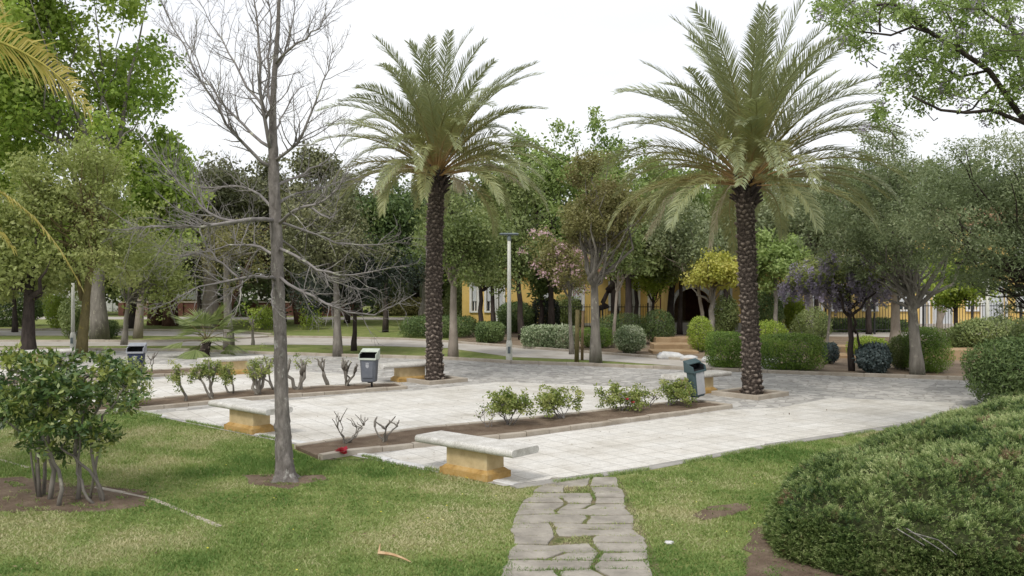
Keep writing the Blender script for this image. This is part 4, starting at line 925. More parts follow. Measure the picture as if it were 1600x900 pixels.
# ================================================================== shrub at the left, multi-stemmed with glossy leaves
def left_shrub():
    rg = np.random.default_rng(31); D0 = 10.7; B = g(100, 782); t = thing('glossy_shrub', 'multi-stemmed shrub with glossy dark leaves on a bare earth patch at left', 'shrub', (B.x, B.y, 0))
    P = lambda x, y, dy=0: at(x, y, D0 + dy)
    mb = MB(); SP = []
    stems = [([(62, 762, .1), (58, 720, .1), (64, 680, .1), (50, 630, .1), (20, 600, .2)], 6), ([(78, 772, 0), (85, 735, 0), (75, 690, .0), (80, 640, 0), (60, 590, 0)], 7),
             ([(92, 788, -.3), (97, 765, -.3), (92, 735, -.2), (80, 710, -.2), (60, 670, -.2)], 6), ([(122, 780, 0), (124, 730, 0), (120, 680, 0), (118, 630, 0), (110, 580, 0)], 6),
             ([(162, 784, -.1), (155, 758, -.1), (140, 735, -.1), (115, 712, -.1), (95, 700, -.1)], 5), ([(160, 784, -.05), (150, 745, 0), (143, 705, 0), (140, 660, 0), (165, 610, .1)], 5),
             ([(150, 790, -.2), (130, 765, -.2), (120, 740, -.1), (125, 700, -.1), (130, 650, 0), (140, 600, 0)], 4), ([(68, 760, .2), (70, 700, .3), (90, 650, .4), (120, 600, .5), (160, 570, .5)], 5),
             ([(60, 700, .1), (45, 680, 0), (25, 670, -.1), (5, 655, -.1)], 3), ([(140, 665, 0), (160, 650, 0), (180, 630, .1), (195, 605, .1)], 3.5)]
    for pts, w in stems:
        p = [P(*q) for q in pts]; p[0].z = -.03; k = w/1400*D0*.62
        q = []; 
        for a, b in zip(p[:-1], p[1:]): q += [a, a.lerp(b, .5) + Vector(rg.normal(size=3))*.012]
        q.append(p[-1]); SP += q[3:]; mb.tube(q, [k*(1-.55*i/len(q)) for i in range(len(q))], 7)
    cl = []
    for (cx, cy, sx, sy, n) in [(40, 590, 60, 38, 46), (110, 580, 65, 34, 60), (70, 640, 70, 36, 56), (120, 640, 50, 45, 40), (185, 612, 30, 30, 26), (90, 688, 48, 28, 26), (165, 682, 20, 22, 9), (10, 630, 36, 40, 26), (188, 585, 34, 16, 18), (60, 560, 50, 12, 16), (-60, 600, 50, 50, 50)]:
        for i in range(int(n*.68)):
            a = rg.random()*6.28; r_ = rg.random()**.5*1.08; cl.append(tuple(P(cx + sx*r_*math.cos(a), cy + sy*r_*math.sin(a), rg.uniform(-.7, .6))))
    C = np.array(cl); V, Fc, r = leaves(rg, C, rg.uniform(.07, .17, len(C)), 40, .078, .42, up=.5, rc=rg.normal(size=len(C))*.9)
    # twigs to the clumps
    for q in C[rg.choice(len(C), 90, replace=False)]:
        s = min(SP, key=lambda w_: (w_ - Vector(q)).length + (.6 if w_.z > q[2] else 0)); mb.tube(bez(s, q, 0, 4, rg, .015), [.008, .006, .005, .004, .003], 4, False)
    mb.build('trunk', M['bark_grey'], t, world=True, smooth=True)
    mesh('foliage', V, Fc, M['glossy'], t, r=r)
left_shrub()
# yellowish leafy shrub behind it at the start of the pruned row
bush('pruned_shrub', 'leafy yellow green shrub at the left end of the pruned row', 'shrub', (196, 640), (1.1, .9, 1.0), 'rose', 'round', .055, 3000, 'pruned shrubs in the second bed', 41, stems=7, z0=.05, rough=.15, shell=.6)

# ================================================================== pruned stumps in the bed
def pruned(px, py, label, h=.85, lean=0.0, seed=0, stems=3, tuft=1.0, w=.035, spread=.22, group='pruned shrubs in the second bed', leafm='rose', sub=3, cat='shrub', flower=None, leaf=.04, nl=38, name='pruned_shrub', mat='bark_grey'):
    rg = np.random.default_rng(100 + seed); B = g(px, py); B.z = .045; t = thing(name, label, cat, B, group); mb = MB(); tips = []
    for i in range(stems):
        a = rg.uniform(0, 6.28); sp = spread*rg.uniform(.4, 1.2); ll = h*rg.uniform(.7, 1.0)
        e = Vector((math.cos(a)*sp + lean, math.sin(a)*sp*.8, ll*.62)); p = bez(Vector((rg.normal()*.03, rg.normal()*.03, -.03)), e, 0, 4, rg, .018)
        p = [q + Vector(rg.normal(size=3))*w*.3 for q in p]; w_ = w*.72; mb.tube(p, [w_*1.25, w_, w_*.85, w_*.8, w_*.75], 7); 
        for k in range(sub):
            b = rg.uniform(0, 6.28); q = e + Vector((math.cos(b)*.15*rg.uniform(.4, 1.2), math.sin(b)*.12, ll*rg.uniform(.2, .42)))
            mb.tube(bez(e - (e - p[3])*.3*k/3, q, 0, 3, rg, .012), [w*.7, w*.55, w*.5, w*.42], 6); tips.append(q)
    mb.build('stem', M[mat], t, smooth=True)
    if tuft > 0:
        C = np.array([tuple(q + Vector(rg.normal(size=3))*.06 - Vector((0, 0, .06*j))) for q in tips for j in range(max(1, int(round(2.4*tuft))))])
        V, Fc, r = leaves(rg, C, np.full(len(C), .11), int(nl*min(tuft, 1.5)), leaf, .55, up=.4, rc=rg.normal(size=len(C)) + .4)
        mesh('foliage', V, Fc, M[leafm], t, world=False, r=r)
    for fp in (flower or []): flower_head(Vector(fp), t, rg)
    return t
def flower_head(c, parent, rg, s=.05):
    V, Fc = [], []
    for i in range(7):
        a = i*.9; d = Vector((math.cos(a), math.sin(a)*.6, .5 + .3*math.sin(a*2))).normalized(); b = Vector((-math.sin(a), math.cos(a), .2)); k = len(V)
        V += [c, c + d*s*.6 + b*s*.4, c + d*s, c + d*s*.6 - b*s*.4]; Fc.append([k, k+1, k+2, k+3])
    mesh('flower', np.array([tuple(v) for v in V]), np.array(Fc), M['red'], parent, world=False, r=np.linspace(.2, .9, 7))
pr = [(290, 630, 'pruned shrub leaning left with sprigs on top, first after the leafy end of the row', .8, -.28, 1, 1, 2.2, .045),
      (331, 626, 'pruned shrub forking into a wide leafy Y', .85, -.1, 2, 3, 2.0, .04),
      (361, 618, 'pair of slender leaning stems topped with small leaves', .85, -.12, 3, 2, 2.0, .032),
      (401, 620, 'stout pruned stump with cut stubs, just left of the bare tree trunk', .85, 0, 4, 4, 1.3, .06),
      (430, 612, 'thin pruned shrub partly hidden by the bare tree trunk', .85, -.12, 5, 2, 1.2, .034),
      (464, 612, 'stout double stump right of the bare tree trunk', .85, .02, 6, 3, .6, .065),
      (512, 606, 'two bare upright stumps with almost no leaves', .8, 0, 7, 2, .08, .045),
      (541, 606, 'knobbly dark stump with slanting cut stubs beside the grey blue bin', .75, .1, 8, 5, .05, .042)]
for (px, py, lb, h, ln, sd, ns, tf, w) in pr: pruned(px, py, lb, h, ln, sd, ns, tf, w)
pruned(238, 583, 'two thin bare stems in the far bed beside the navy bin', .75, 0, 20, 2, 0, .022, .12, 'bare stems in the beds')
for px, py, lb, sd, ns, h in [(540, 697, 'cut back rose with thin bare canes beside a red flower', 21, 7, .5), (598, 695, 'cut back rose with dark forked stumps left of the nearest bench', 22, 4, .5)]:
    pruned(px, py, lb, h, 0, sd, ns, 0, .014 if sd == 21 else .022, .26, 'bare roses in the near bed', sub=2, name='rose_bush', cat='rose bush')
B = g(535, 714); t = thing('red_flower', 'single red flower at the foot of the cut back rose', 'flower', (B.x, B.y, 0)); mb = MB(); mb.tube([(0, 0, 0), (.01, 0, .07)], .004, 5); mb.build('stem', M['twig'], t); flower_head(Vector((.01, -.02, .09)), t, rng, .10); flower_head(Vector((-.04, -.03, .08)), t, rng, .08); flower_head(Vector((.03, -.04, .05)), t, rng, .07)
for px, py, lb, sd, h, fl in [(795, 668, 'leafy pale green rose bush nearest the bench slab', 31, .56, None), (878, 658, 'rose bush with one long bare cane, second from the bench', 32, .5, None),
                         (975, 646, 'low rose bush carrying two red blooms', 33, .46, [(.02, -.27, .26), (.14, -.28, .20)]), (1045, 637, 'rose bush next to the tilted teal bin', 34, .52, None), (1010, 640, 'small twiggy rose between the red bloomed one and the bin end', 35, .36, None)]:
    pruned(px, py, lb, h, 0, sd, 7, 1.5 if sd != 35 else .6, .012, .34, 'rose bushes in the near bed', flower=fl, leaf=.05, nl=22, name='rose_bush', cat='rose bush', mat='twig')
pruned(764, 672, 'small sparse rose sprig left of the leafiest rose', .42, 0, 36, 4, .45, .008, .16, 'rose bushes in the near bed', name='rose_bush', cat='rose bush', mat='twig')

# ================================================================== juniper mound at the right
def juniper():
    rg = np.random.default_rng(55); foot = [g(1203, 838), g(1225, 872), g(1330, 903), g(1600, 945), g(1900, 960), g(2100, 800), g(1900, 676), g(1560, 672), g(1440, 706), g(1330, 742), g(1230, 790)]
    P = [(p.x, p.y) for p in foot]; B = g(1350, 840); t = thing('juniper_bush', 'broad low spreading juniper mound at the bottom right', 'shrub', (B.x, B.y, 0))
    def edge_d(x, y):
        o = np.full(len(x), 1e9)
        for a, b in zip(P, P[1:] + P[:1]):
            ax, ay = a; dx, dy = b[0]-ax, b[1]-ay; k = np.clip(((x-ax)*dx + (y-ay)*dy)/(dx*dx+dy*dy), 0, 1); o = np.minimum(o, np.hypot(x-ax-k*dx, y-ay-k*dy))
        return o
    def height(x, y):
        e = edge_d(x, y); h = .34*np.clip(e/.13, 0, 1)**.45 + .72*np.clip((e-.05)/2.4, 0, 1)**.8
        f1 = worley(x, y, .30, 3.3)[0]; f2 = worley(x, y, .13, 8.1)[0]
        dome = .17*(np.sqrt(np.clip(1 - (f1/.78)**2, 0, 1)) - .55) + .07*(np.sqrt(np.clip(1 - (f2/.8)**2, 0, 1)) - .5)
        return h + (dome + .16*fieldnoise(x, y, 2.2, 5))*np.clip(e/.2, .25, 1)
    n = 150000; x = rg.uniform(min(p[0] for p in P), max(p[0] for p in P), n); y = rg.uniform(min(p[1] for p in P), max(p[1] for p in P), n)
    k = inpoly(x, y, P); x, y = x[k], y[k]; near = (rg.random(len(x)) < np.clip(1.6 - (y-8)/9, .3, 1)); x, y = x[near], y[near]
    h = height(x, y); e = edge_d(x, y); dd = .01; gx = (height(x+dd, y)-h)/dd; gy = (height(x, y+dd)-h)/dd; nn = nrm(np.stack([-gx, -gy, np.ones(len(x))], 1))
    z = h - .07*rg.random(len(x))**1.5
    # skirt: sprays on the steep side
    m = 42000; i = rg.integers(0, len(P), m); f = rg.random(m); A = np.array(P); Q = np.roll(A, -1, 0); s = A[i]*(1-f)[:, None] + Q[i]*f[:, None]; cen = A.mean(0)
    inward = nrm(cen - s); dpt = rg.random(m)*.2; zz = rg.random(m)*(.12 + .26*np.clip(dpt/.14, 0, 1)); s = s + inward*dpt[:, None] + rg.normal(size=(m, 2))*.03
    x = np.r_[x, s[:, 0]]; y = np.r_[y, s[:, 1]]; z = np.r_[z, zz]; nn = np.concatenate([nn, nrm(np.concatenate([-inward, np.full((m, 1), .35)], 1))])
    N_ = len(x); C = np.stack([x, y, z], 1)
    # each spray: a short twig with scale leaves set alternately along it
    drift = np.stack([np.cos(3*fieldnoise(x, y, 1.5, 8)*3), np.sin(3*fieldnoise(x, y, 1.5, 9)*3), np.zeros(N_)], 1)*.8
    sd = nrm(nn*1.15 + drift*.45 + rg.normal(size=(N_, 3))*.42); sd[:, 2] = np.abs(sd[:, 2])*.7 + .05; sd = nrm(sd)
    sw = nrm(np.cross(sd, rg.normal(size=(N_, 3)))); sl = rg.uniform(.04, .10, N_); hs = worley(x, y, .30, 3.3)[1]; hs2 = worley(x, y, .13, 8.1)[1]
    Ps, Ts, Bs, Ls, rs = [], [], [], [], []
    rn = .40 + .35*fieldnoise(x, y, 2.5, 15) + .34*(hs - .5) + .2*(hs2 - .5) + .10*rg.normal(size=N_)
    dead_ = ((hs2 > .93) & (fieldnoise(x, y, 4, 77) > .1)) | (rg.random(N_) < .012)
    for q_ in range(8):
        o = C + sd*(sl*q_/8)[:, None]; s_ = 1 if q_ % 2 else -1
        tt = nrm(sd*1.0 + sw*(.75*s_) + rg.normal(size=(N_, 3))*.22) if q_ < 7 else sd; b = nrm(np.cross(tt, np.cross(sd, sw)) + rg.normal(size=(N_, 3))*.3); Ps.append(o); Ts.append(tt); Bs.append(b); Ls.append((.036 - .0022*q_)*rg.uniform(.7, 1.25, N_)); rs.append(np.where(dead_, rg.uniform(0, .06, N_), np.clip(rn + .075*(q_-3) + rg.normal(size=N_)*.06, .08, 1)))
    Lc = np.concatenate(Ls); V, Fc = quads(np.concatenate(Ps), np.concatenate(Ts), np.concatenate(Bs), Lc, Lc*.34)
    mesh('foliage', V, Fc, M['juniper'], t, r=np.concatenate(rs))
    # woody branches inside and a few dead ones showing
    mb = MB()
    for i in range(150):
        a = rg.integers(0, len(C)); c = C[a]; roots = [np.array([2.6 + 1.1*q_, 9.3 + .55*(q_ % 3), .03]) + np.array([1.2, .4, 0]) for q_ in range(7)]; o = min(roots, key=lambda q_: np.linalg.norm(q_ - c)); mb.tube(bez(o, c - nn[a]*.07, .02, 4, rg, .03), [.016, .012, .009, .006, .004], 5, False)
    for (px, py) in [(1345, 760), (1372, 800), (1330, 750), (1480, 880), (1450, 870), (1500, 885)]:
        q = g(px, py, .5); o = min(roots, key=lambda w_: abs(w_[0] - q.x)); mb.tube(bez(tuple(o), (q.x - .05, q.y - .05, .60), .05, 6, rg, .03), [.012, .01, .009, .007, .005, .004, .003], 5, False)
    mb.build('branchwork', M['twig'], t, world=True)
    # dark green inner sheet so that the ground does not show through
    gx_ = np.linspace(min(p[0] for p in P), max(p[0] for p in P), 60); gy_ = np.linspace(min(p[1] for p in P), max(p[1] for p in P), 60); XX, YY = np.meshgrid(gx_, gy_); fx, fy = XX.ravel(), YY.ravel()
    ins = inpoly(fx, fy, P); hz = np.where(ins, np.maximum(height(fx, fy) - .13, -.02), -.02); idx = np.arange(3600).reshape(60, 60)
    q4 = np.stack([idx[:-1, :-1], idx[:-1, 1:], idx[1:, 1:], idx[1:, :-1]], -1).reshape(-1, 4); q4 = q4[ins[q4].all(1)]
    mesh('inner_dark_sheet', np.stack([fx, fy, hz], 1), q4, M['juniper_mat'], t)
m, nt, out = nmat('juniper_inner_green'); v = coords(nt); c = ramp(nt, noise(nt, v, 30, 5, .7), [(.3, (.02, .026, .012)), (.7, (.07, .08, .035))]); surf(nt, out, c, .95, spec=.05); M['juniper_mat'] = m
juniper()
# large dark shrub at right behind it
bq = g(1585, 640); bush('oleander_bush', 'large dark green shrub between the juniper and the pavement at right', 'shrub', None, (2.5, 2.2, 1.5), 'darkgreen', 'round', .085, 26000, None, 61, base=(bq.x + .35, bq.y, 0), stems=10, aspect=.3, rough=.12, shell=.45)
bush('glossy_shrub', 'lighter shrub behind the large dark one at the right edge', 'shrub', None, (2.2, 1.6, 1.75), 'midgreen', 'round', .085, 12000, None, 62, base=(g(1640, 600).x, g(1640, 600).y, 0), aspect=.35, rough=.12)

# ================================================================== hedges and shrubs beyond the kerb
H_ = lambda py: 3640/(py-440)
def hb(label, x0, x1, ytop, ybase, leafm, shape='box', leaf=.06, n=9000, seed=1, depth=1.2, cat='hedge', name='clipped_hedge', **kw):
    d = H_(ybase); w = (x1-x0)/F*d; h = (ybase-ytop)/F*d*.98
    return bush(name, label, cat, None, (w, depth, h), leafm, shape, leaf, n, None, seed, base=(((x0+x1)/2-800)/F*d, d + depth/2, 0), **kw)
hb('long low variegated hedge right of the lamp post', 815, 902, 510, 546, 'variegated', n=9000, seed=201, leaf=.08, rough=.05)
hb('low green clipped shrub between the stakes and the round variegated shrub', 908, 960, 514, 545, 'hedge', 'round', n=6000, seed=202, p=3.2)
hb('round white-green variegated shrub', 963, 1013, 510, 554, 'variegated', 'round', n=6500, seed=203, leaf=.075, cat='shrub', name='round_shrub')
hb('wide dark green shrub behind the round variegated shrub', 930, 1020, 492, 540, 'darkgreen', 'round', n=9000, seed=204, depth=2, cat='shrub', name='round_shrub')
hb('round topped dark shrub on short stems above the sandstone steps', 1008, 1060, 486, 540, 'darkgreen', 'round', n=7000, seed=205, cat='shrub', name='round_shrub')
hb('yellow green shrub left of the square dark hedge', 1080, 1120, 496, 552, 'lime', 'round', n=5000, seed=206, cat='shrub', name='round_shrub', rough=.12)
hb('square dark hedge block left of the right date palm trunk', 1114, 1168, 521, 577, 'hedge', n=12000, seed=207, depth=1.3, p=7, rough=.03, leaf=.05)
hb('clipped hedge with bare stems showing, right of the right date palm trunk', 1192, 1298, 524, 582, 'hedge', n=17000, seed=208, depth=1.3, p=4.5, rough=.05, leaf=.05, stems=22, shell=.35)
hb('bright lime shrub rising behind the clipped hedge', 1180, 1240, 502, 560, 'lime', 'round', n=6000, seed=209, cat='shrub', name='round_shrub', rough=.14)
hb('small dark round shrub at the right end of the clipped hedge', 1292, 1316, 536, 570, 'bluegreen', 'round', n=2500, seed=210, depth=.7, cat='shrub', name='round_shrub')
hb('dark blue green shrub between the wisteria post and the leaning grey trunk', 1349, 1403, 540, 586, 'bluegreen', 'round', n=5000, seed=211, leaf=.085, depth=1.0, cat='shrub', name='round_shrub', rough=.1, aspect=.6)
hb('tall bright green hedge block behind the leaning grey trunk', 1436, 1492, 516, 585, 'hedge', n=15000, seed=212, depth=1.6, p=5, leaf=.05)
hb('green shrub left of the leaning grey trunk', 1404, 1438, 528, 580, 'midgreen', 'round', n=5000, seed=213, cat='shrub', name='round_shrub')
hb('pale green ground shrub behind the dark blue green one', 1335, 1400, 528, 560, 'lime', 'round', n=5000, seed=214, cat='shrub', name='round_shrub', rough=.12)
hb('round mid green shrub under the wisteria', 1254, 1312, 484, 540, 'midgreen', 'round', n=8000, seed=215, depth=2, cat='shrub', name='round_shrub', rough=.12)
hb('tall dark shrub directly right of the right date palm trunk', 1182, 1234, 452, 532, 'darkgreen', 'round', n=10000, seed=216, depth=2, cat='shrub', name='round_shrub', rough=.1, leaf=.09)
hb('dark shrub directly left of the right date palm trunk', 1126, 1160, 462, 528, 'midgreen', 'round', n=6000, seed=217, depth=2, cat='shrub', name='round_shrub', leaf=.09)
hb('dark brown green clipped block behind the variegated hedge', 832, 874, 468, 520, 'blackgreen', n=8000, seed=218, depth=2, leaf=.1, cat='hedge')
hb('dark round shrub in front of the yellow house, left of the lamp post', 732, 776, 458, 508, 'darkgreen', 'round', n=8000, seed=219, depth=2.5, leaf=.1, cat='shrub', name='round_shrub')
hb('low square hedge just left of the lamp post', 742, 786, 506, 537, 'darkgreen', n=8000, seed=220, depth=2.4, leaf=.08)
hb('low hedge behind the left date palm trunk', 626, 742, 496, 529, 'darkgreen', n=15000, seed=221, depth=3, leaf=.08)
hb('wide dark hedge between the lamp post and the brown block', 776, 836, 472, 522, 'darkgreen', 'round', n=10000, seed=222, depth=3, leaf=.1)
hb('dark hedge in front of the yellow house, right of the grey tree trunk', 946, 1010, 470, 506, 'darkgreen', n=9000, seed=223, depth=2, leaf=.1)
hb('dark reddish hedge far behind the black trunked tree', 588, 700, 466, 494, 'brownolive', n=12000, seed=224, depth=3, leaf=.12)
hb('small clipped bush beside the pale trunk at left', 136, 172, 502, 530, 'darkgreen', n=5000, seed=225, depth=1.2, leaf=.07)
hb('green shrub behind the dark rough trunk at left', 60, 92, 452, 514, 'lime', 'round', n=6000, seed=226, depth=2, cat='shrub', name='round_shrub', rough=.2, leaf=.1, shell=.8)
hb('green shrub left of the slim pale post', 84, 118, 462, 530, 'midgreen', 'round', n=5000, seed=227, depth=1.5, cat='shrub', name='round_shrub', rough=.2, leaf=.09, shell=.8)
hb('yellow green sapling bush right of the bare tree trunk', 464, 498, 470, 516, 'lime', 'round', n=2500, seed=228, depth=1.5, cat='shrub', name='round_shrub', rough=.2, leaf=.1, shell=.9)
hb('yellow green sapling bush left of the bare tree trunk', 388, 428, 478, 516, 'lime', 'round', n=2500, seed=229, depth=1.5, cat='shrub', name='round_shrub', rough=.2, leaf=.1, shell=.9)
hb('dark hedge along the pale wall, far left behind the brown trunks', 190, 470, 470, 493, 'brownolive', n=22000, seed=230, depth=3, leaf=.14)
hb('dark shrubbery at the far left edge', -60, 44, 440, 512, 'darkgreen', 'round', n=12000, seed=231, depth=3, cat='shrub', name='round_shrub', leaf=.12)
hb('far hedge between the wisteria and the yellow house', 1296, 1430, 500, 520, 'darkgreen', n=14000, seed=232, depth=2, leaf=.1)
hb('mixed green shrub behind the large dark shrub at right', 1500, 1640, 500, 560, 'midgreen', 'round', n=14000, seed=233, depth=2, cat='shrub', name='round_shrub', leaf=.09, rough=.12)
for i, (px, py, s, lb) in enumerate([(1050, 561, (.5, .3, .15), 'long white rock in the rockery'), (1076, 563, (.3, .22, .11), 'squat white rock in the middle of the rockery'), (1110, 566, (.30, .25, .13), 'tallest white rock beside the square hedge'), (1202, 571, (.3, .22, .17), 'white rock tucked at the left of the clipped hedge'), (1196, 578, (.34, .2, .11), 'flat white rock at the foot of the right date palm'), (1035, 556, (.18, .15, .08), 'smallest white rock at the left of the rockery')]):
    rock('rock', lb, g(px, py), s, M['stone'], 70 + i, 'white rocks in the right bed')
# stakes
for px, top, py, lb, w in [(901, 484, 566, 'dark weathered tree stake, left of the pair', .075), (909.5, 486, 563, 'pale tree stake, right of the pair', .05)]:
    B = g(px, py); mb = MB(); h = (py-top)/F*B.y; mb.tube([(0, 0, -.1), (.01, 0, h*.5), (.03, 0, h)], [w, w*.95, w*.9], 8); o = mb.build('tree_stake', M['bark_moss'] if w > .06 else M['wood'], smooth=True); o.location = B; tag(o, lb, 'stake', 'stakes beside the grey tree')
# ================================================================== trees
T = tree
G1 = 'park trees behind the plaza'
T('plane_tree', 'huge bright green plane tree filling the top left corner', 'tree', 156, (-150, -200, 268, 350), H_(531), 'bark_grey', 'plane', 24, .23, 620, 95, G1, 301, nlimb=26, nb=44, clump=.95, top=(150, 260), depth=5.5)
T('plane_tree', 'tall bright tree at the far left edge behind the plane tree', 'tree', -30, (-260, 60, 110, 420), 42, 'bark_dark', 'plane', 24, .26, 300, 60, G1, 302, clump=.8)
T('broadleaf_tree', 'yellow green thinly leaved tree with a mossy trunk by the slim pale post', 'tree', 127, (5, 205, 250, 468), H_(556), 'bark_moss', 'mossy', 15, .12, 420, 50, G1, 303, nlimb=70, clump=.5, top=(150, 330), stems=[(128, 500, 160, 350, 9), (128, 470, 90, 330, 8)])
T('rough_trunked_tree', 'tree with a thick dark rough trunk near the left edge', 'tree', 44, (-90, 330, 110, 480), H_(562), 'bark_dark', 'mossy', 24, .15, 170, 55, G1, 304, top=(45, 440), bend=.03)
T('broadleaf_tree', 'small grey trunked tree left of the navy bin', 'tree', 193, (140, 330, 300, 490), H_(539), 'bark_grey', 'mossy', 9, .13, 160, 50, G1, 305, nlimb=30)
T('broadleaf_tree', 'thick trunked tree far behind the navy bin', 'tree', 205, (120, 300, 300, 470), H_(513), 'bark_dark', 'midgreen', 16, .2, 150, 55, G1, 306)
T('pine_tree', 'left of the two brown trunked pines standing close together', 'pine', 244, (170, 285, 330, 430), H_(508), 'bark_pine', 'pine', 22, .22, 160, 60, G1, 307, top=(243, 350), bend=.03)
T('pine_tree', 'right of the two brown trunked pines standing close together', 'pine', 266, (230, 265, 360, 420), H_(508)-.8, 'bark_pine', 'pine', 20, .22, 150, 60, G1, 308, top=(268, 350), bend=.03)
T('pine_tree', 'pine with a thick pinkish trunk behind the small fan palm', 'pine', 331, (260, 240, 450, 410), H_(512), 'bark_pale', 'pine', 26, .2, 330, 60, G1, 309, top=(325, 350), bend=.04, clump=.6)
T('pine_tree', 'brown grey umbrella pine rising right of the bare tree', 'pine', 345, (395, 238, 580, 430), 50, 'bark_pine', 'pine', 12, .2, 330, 60, G1, 310, clump=.6)
T('pine_tree', 'flat topped dark pine behind the bare tree fork', 'pine', 470, (280, 250, 500, 440), 55, 'bark_pine', 'pine', 14, .24, 300, 60, G1, 311)
T('broadleaf_tree', 'slim grey trunked tree right of the small fan palm', 'tree', 358, (300, 330, 420, 440), H_(549), 'bark_grey', 'brownolive', 15, .09, 110, 45, G1, 312, top=(352, 380), bend=.03)
T('broadleaf_tree', 'grey trunked tree between the bare tree and the black trunked one', 'tree', 528, (440, 285, 610, 430), H_(557), 'bark_grey', 'pine', 13, .10, 260, 60, G1, 313, top=(524, 395), bend=.03, nlimb=24)
T('broadleaf_tree', 'black trunked tree with a very dark drooping crown', 'tree', 553, (455, 368, 640, 490), H_(549)+.3, 'bark_dark', 'blackgreen', 8, .11, 230, 70, G1, 314, top=(556, 450))
T('broadleaf_tree', 'tree with a slim pale trunk just right of the left date palm', 'tree', 708, (655, 300, 800, 440), H_(561), 'bark_pale', 'midgreen', 14, .10, 260, 60, G1, 315, top=(709, 400), bend=.02, nlimb=22)
T('broadleaf_tree', 'big dark green tree directly behind the left date palm trunk', 'tree', 664, (570, 285, 760, 440), H_(500), 'bark_grey', 'darkgreen', 15, .17, 420, 70, G1, 316, top=(668, 400), stems=[(664, 430, 620, 415, 10)], clump=.85)
T('broadleaf_tree', 'brownish crowned tree with a grey trunk beside the two stakes', 'tree', 931, (866, 245, 1018, 420), H_(569), 'bark_grey', 'brownolive', 17, .085, 330, 60, G1, 317, top=(928, 400), bend=.02, nlimb=30, stems=[(925, 440, 900, 360, 8)], clump=.36)
T('broadleaf_tree', 'bright green open crowned tree in the gap between the palms, left one', 'tree', 862, (790, 170, 905, 400), 44, 'bark_dark', 'bright', 10, .20, 210, 45, G1, 318, clump=.55, nlimb=30)
T('broadleaf_tree', 'bright green open crowned tree in the gap between the palms, right one', 'tree', 960, (870, 160, 1030, 400), 48, 'bark_dark', 'bright', 12, .20, 240, 45, G1, 319, clump=.6, nlimb=30, stems=[(928, 514, 950, 455, 15), (950, 455, 988, 392, 12)])
T('flowering_tree', 'pink blossoming tree left of the grey trunk by the stakes', 'tree', 893, (828, 350, 938, 462), 32, 'bark_grey', 'brownolive', 7, .10, 120, 45, G1, 320, extra=[('blossom', 'pink', .45, 26, .085)], nlimb=24)
T('broadleaf_tree', 'dark crowned tree behind the lamp post head', 'tree', 816, (740, 270, 850, 440), 40, 'bark_dark', 'midgreen', 10, .15, 240, 60, G1, 321)
T('broadleaf_tree', 'bright fresh green tree behind the top of the lamp post', 'tree', 752, (700, 385, 800, 445), 42, 'bark_dark', 'lime', 9, .14, 90, 60, G1, 322)
T('broadleaf_tree', 'round clipped bright crown in front of the arched porch, left one', 'tree', 1022, (980, 405, 1062, 456), 44, 'bark_dark', 'lime', 6, .13, 130, 60, G1, 323, top=(1020, 455), clump=.5)
T('broadleaf_tree', 'yellow leaved tree just left of the right date palm trunk', 'tree', 1112, (1078, 396, 1170, 455), 36, 'bark_grey', 'yellow', 11, .13, 120, 60, G1, 324, top=(1112, 445), clump=.42)
T('broadleaf_tree', 'slanting pale trunked tree in front of the arched porch', 'tree', 1102, (1020, 300, 1120, 430), 36.8, 'bark_pale', 'greygreen', 7, .13, 120, 50, G1, 325, top=(1088, 420))
T('birch_tree', 'leaning white trunked tree right of the grey trunk', 'tree', 957, (930, 330, 1010, 430), 35, 'bark_pale', 'midgreen', 6, .12, 90, 45, G1, 326, top=(967, 420), bend=.05)
T('broadleaf_tree', 'dark trunked tree in front of the yellow house, nearest the leaning white trunk', 'tree', 982, (920, 300, 1070, 420), 42, 'bark_dark', 'midgreen', 14, .18, 200, 55, G1, 327, top=(982, 400), bend=.03)
T('broadleaf_tree', 'bright green tree behind the dead frond of the right date palm', 'tree', 1045, (990, 255, 1160, 410), 46, 'bark_dark', 'bright', 12, .20, 300, 55, G1, 328, clump=.8)
T('broadleaf_tree', 'thick dark trunk with a wide crown left of the right date palm', 'tree', 1140, (1040, 320, 1190, 420), 42, 'bark_dark', 'greygreen', 10, .17, 180, 55, G1, 329)
T('broadleaf_tree', 'bright tree with forked trunk immediately right of the right date palm trunk', 'tree', 1212, (1178, 360, 1262, 450), 38, 'bark_grey', 'bright', 8, .15, 130, 60, G1, 330, top=(1212, 440))
T('broadleaf_tree', 'pale grey green tree behind the right date palm fronds', 'tree', 1265, (1170, 250, 1350, 395), 42, 'bark_grey', 'greygreen', 12, .13, 420, 60, G1, 331, clump=.7)
T('olive_tree', 'large grey green olive with a leaning smooth grey trunk', 'olive tree', 1434, (1250, 205, 1530, 428), H_(589), 'bark_grey', 'olive', 20, .10, 760, 62, G1, 332, top=(1422, 440), bend=.015, nlimb=40, clump=.34, nb=60, aspect=.3, rbase=1.2)
T('olive_tree', 'upper dark olive crown spreading at right, trunk out of view', 'olive tree', 1700, (1390, 200, 1710, 425), 19.5, 'bark_dark', 'olive', 24, .07, 800, 70, G1, 333, top=(1640, 400), nlimb=50, clump=.36, nb=44, aspect=.32,
  stems=[(1690, 470, 1610, 400, 16), (1640, 430, 1560, 395, 12), (1600, 405, 1500, 410, 9), (1620, 430, 1580, 350, 9), (1590, 440, 1555, 405, 8)])
T('olive_tree', 'wispy olive with low boughs hanging at the right edge', 'olive tree', 1660, (1520, 360, 1680, 500), 21, 'bark_dark', 'olive', 14, .07, 200, 60, G1, 334, aspect=.32, clump=.3, nlimb=30)
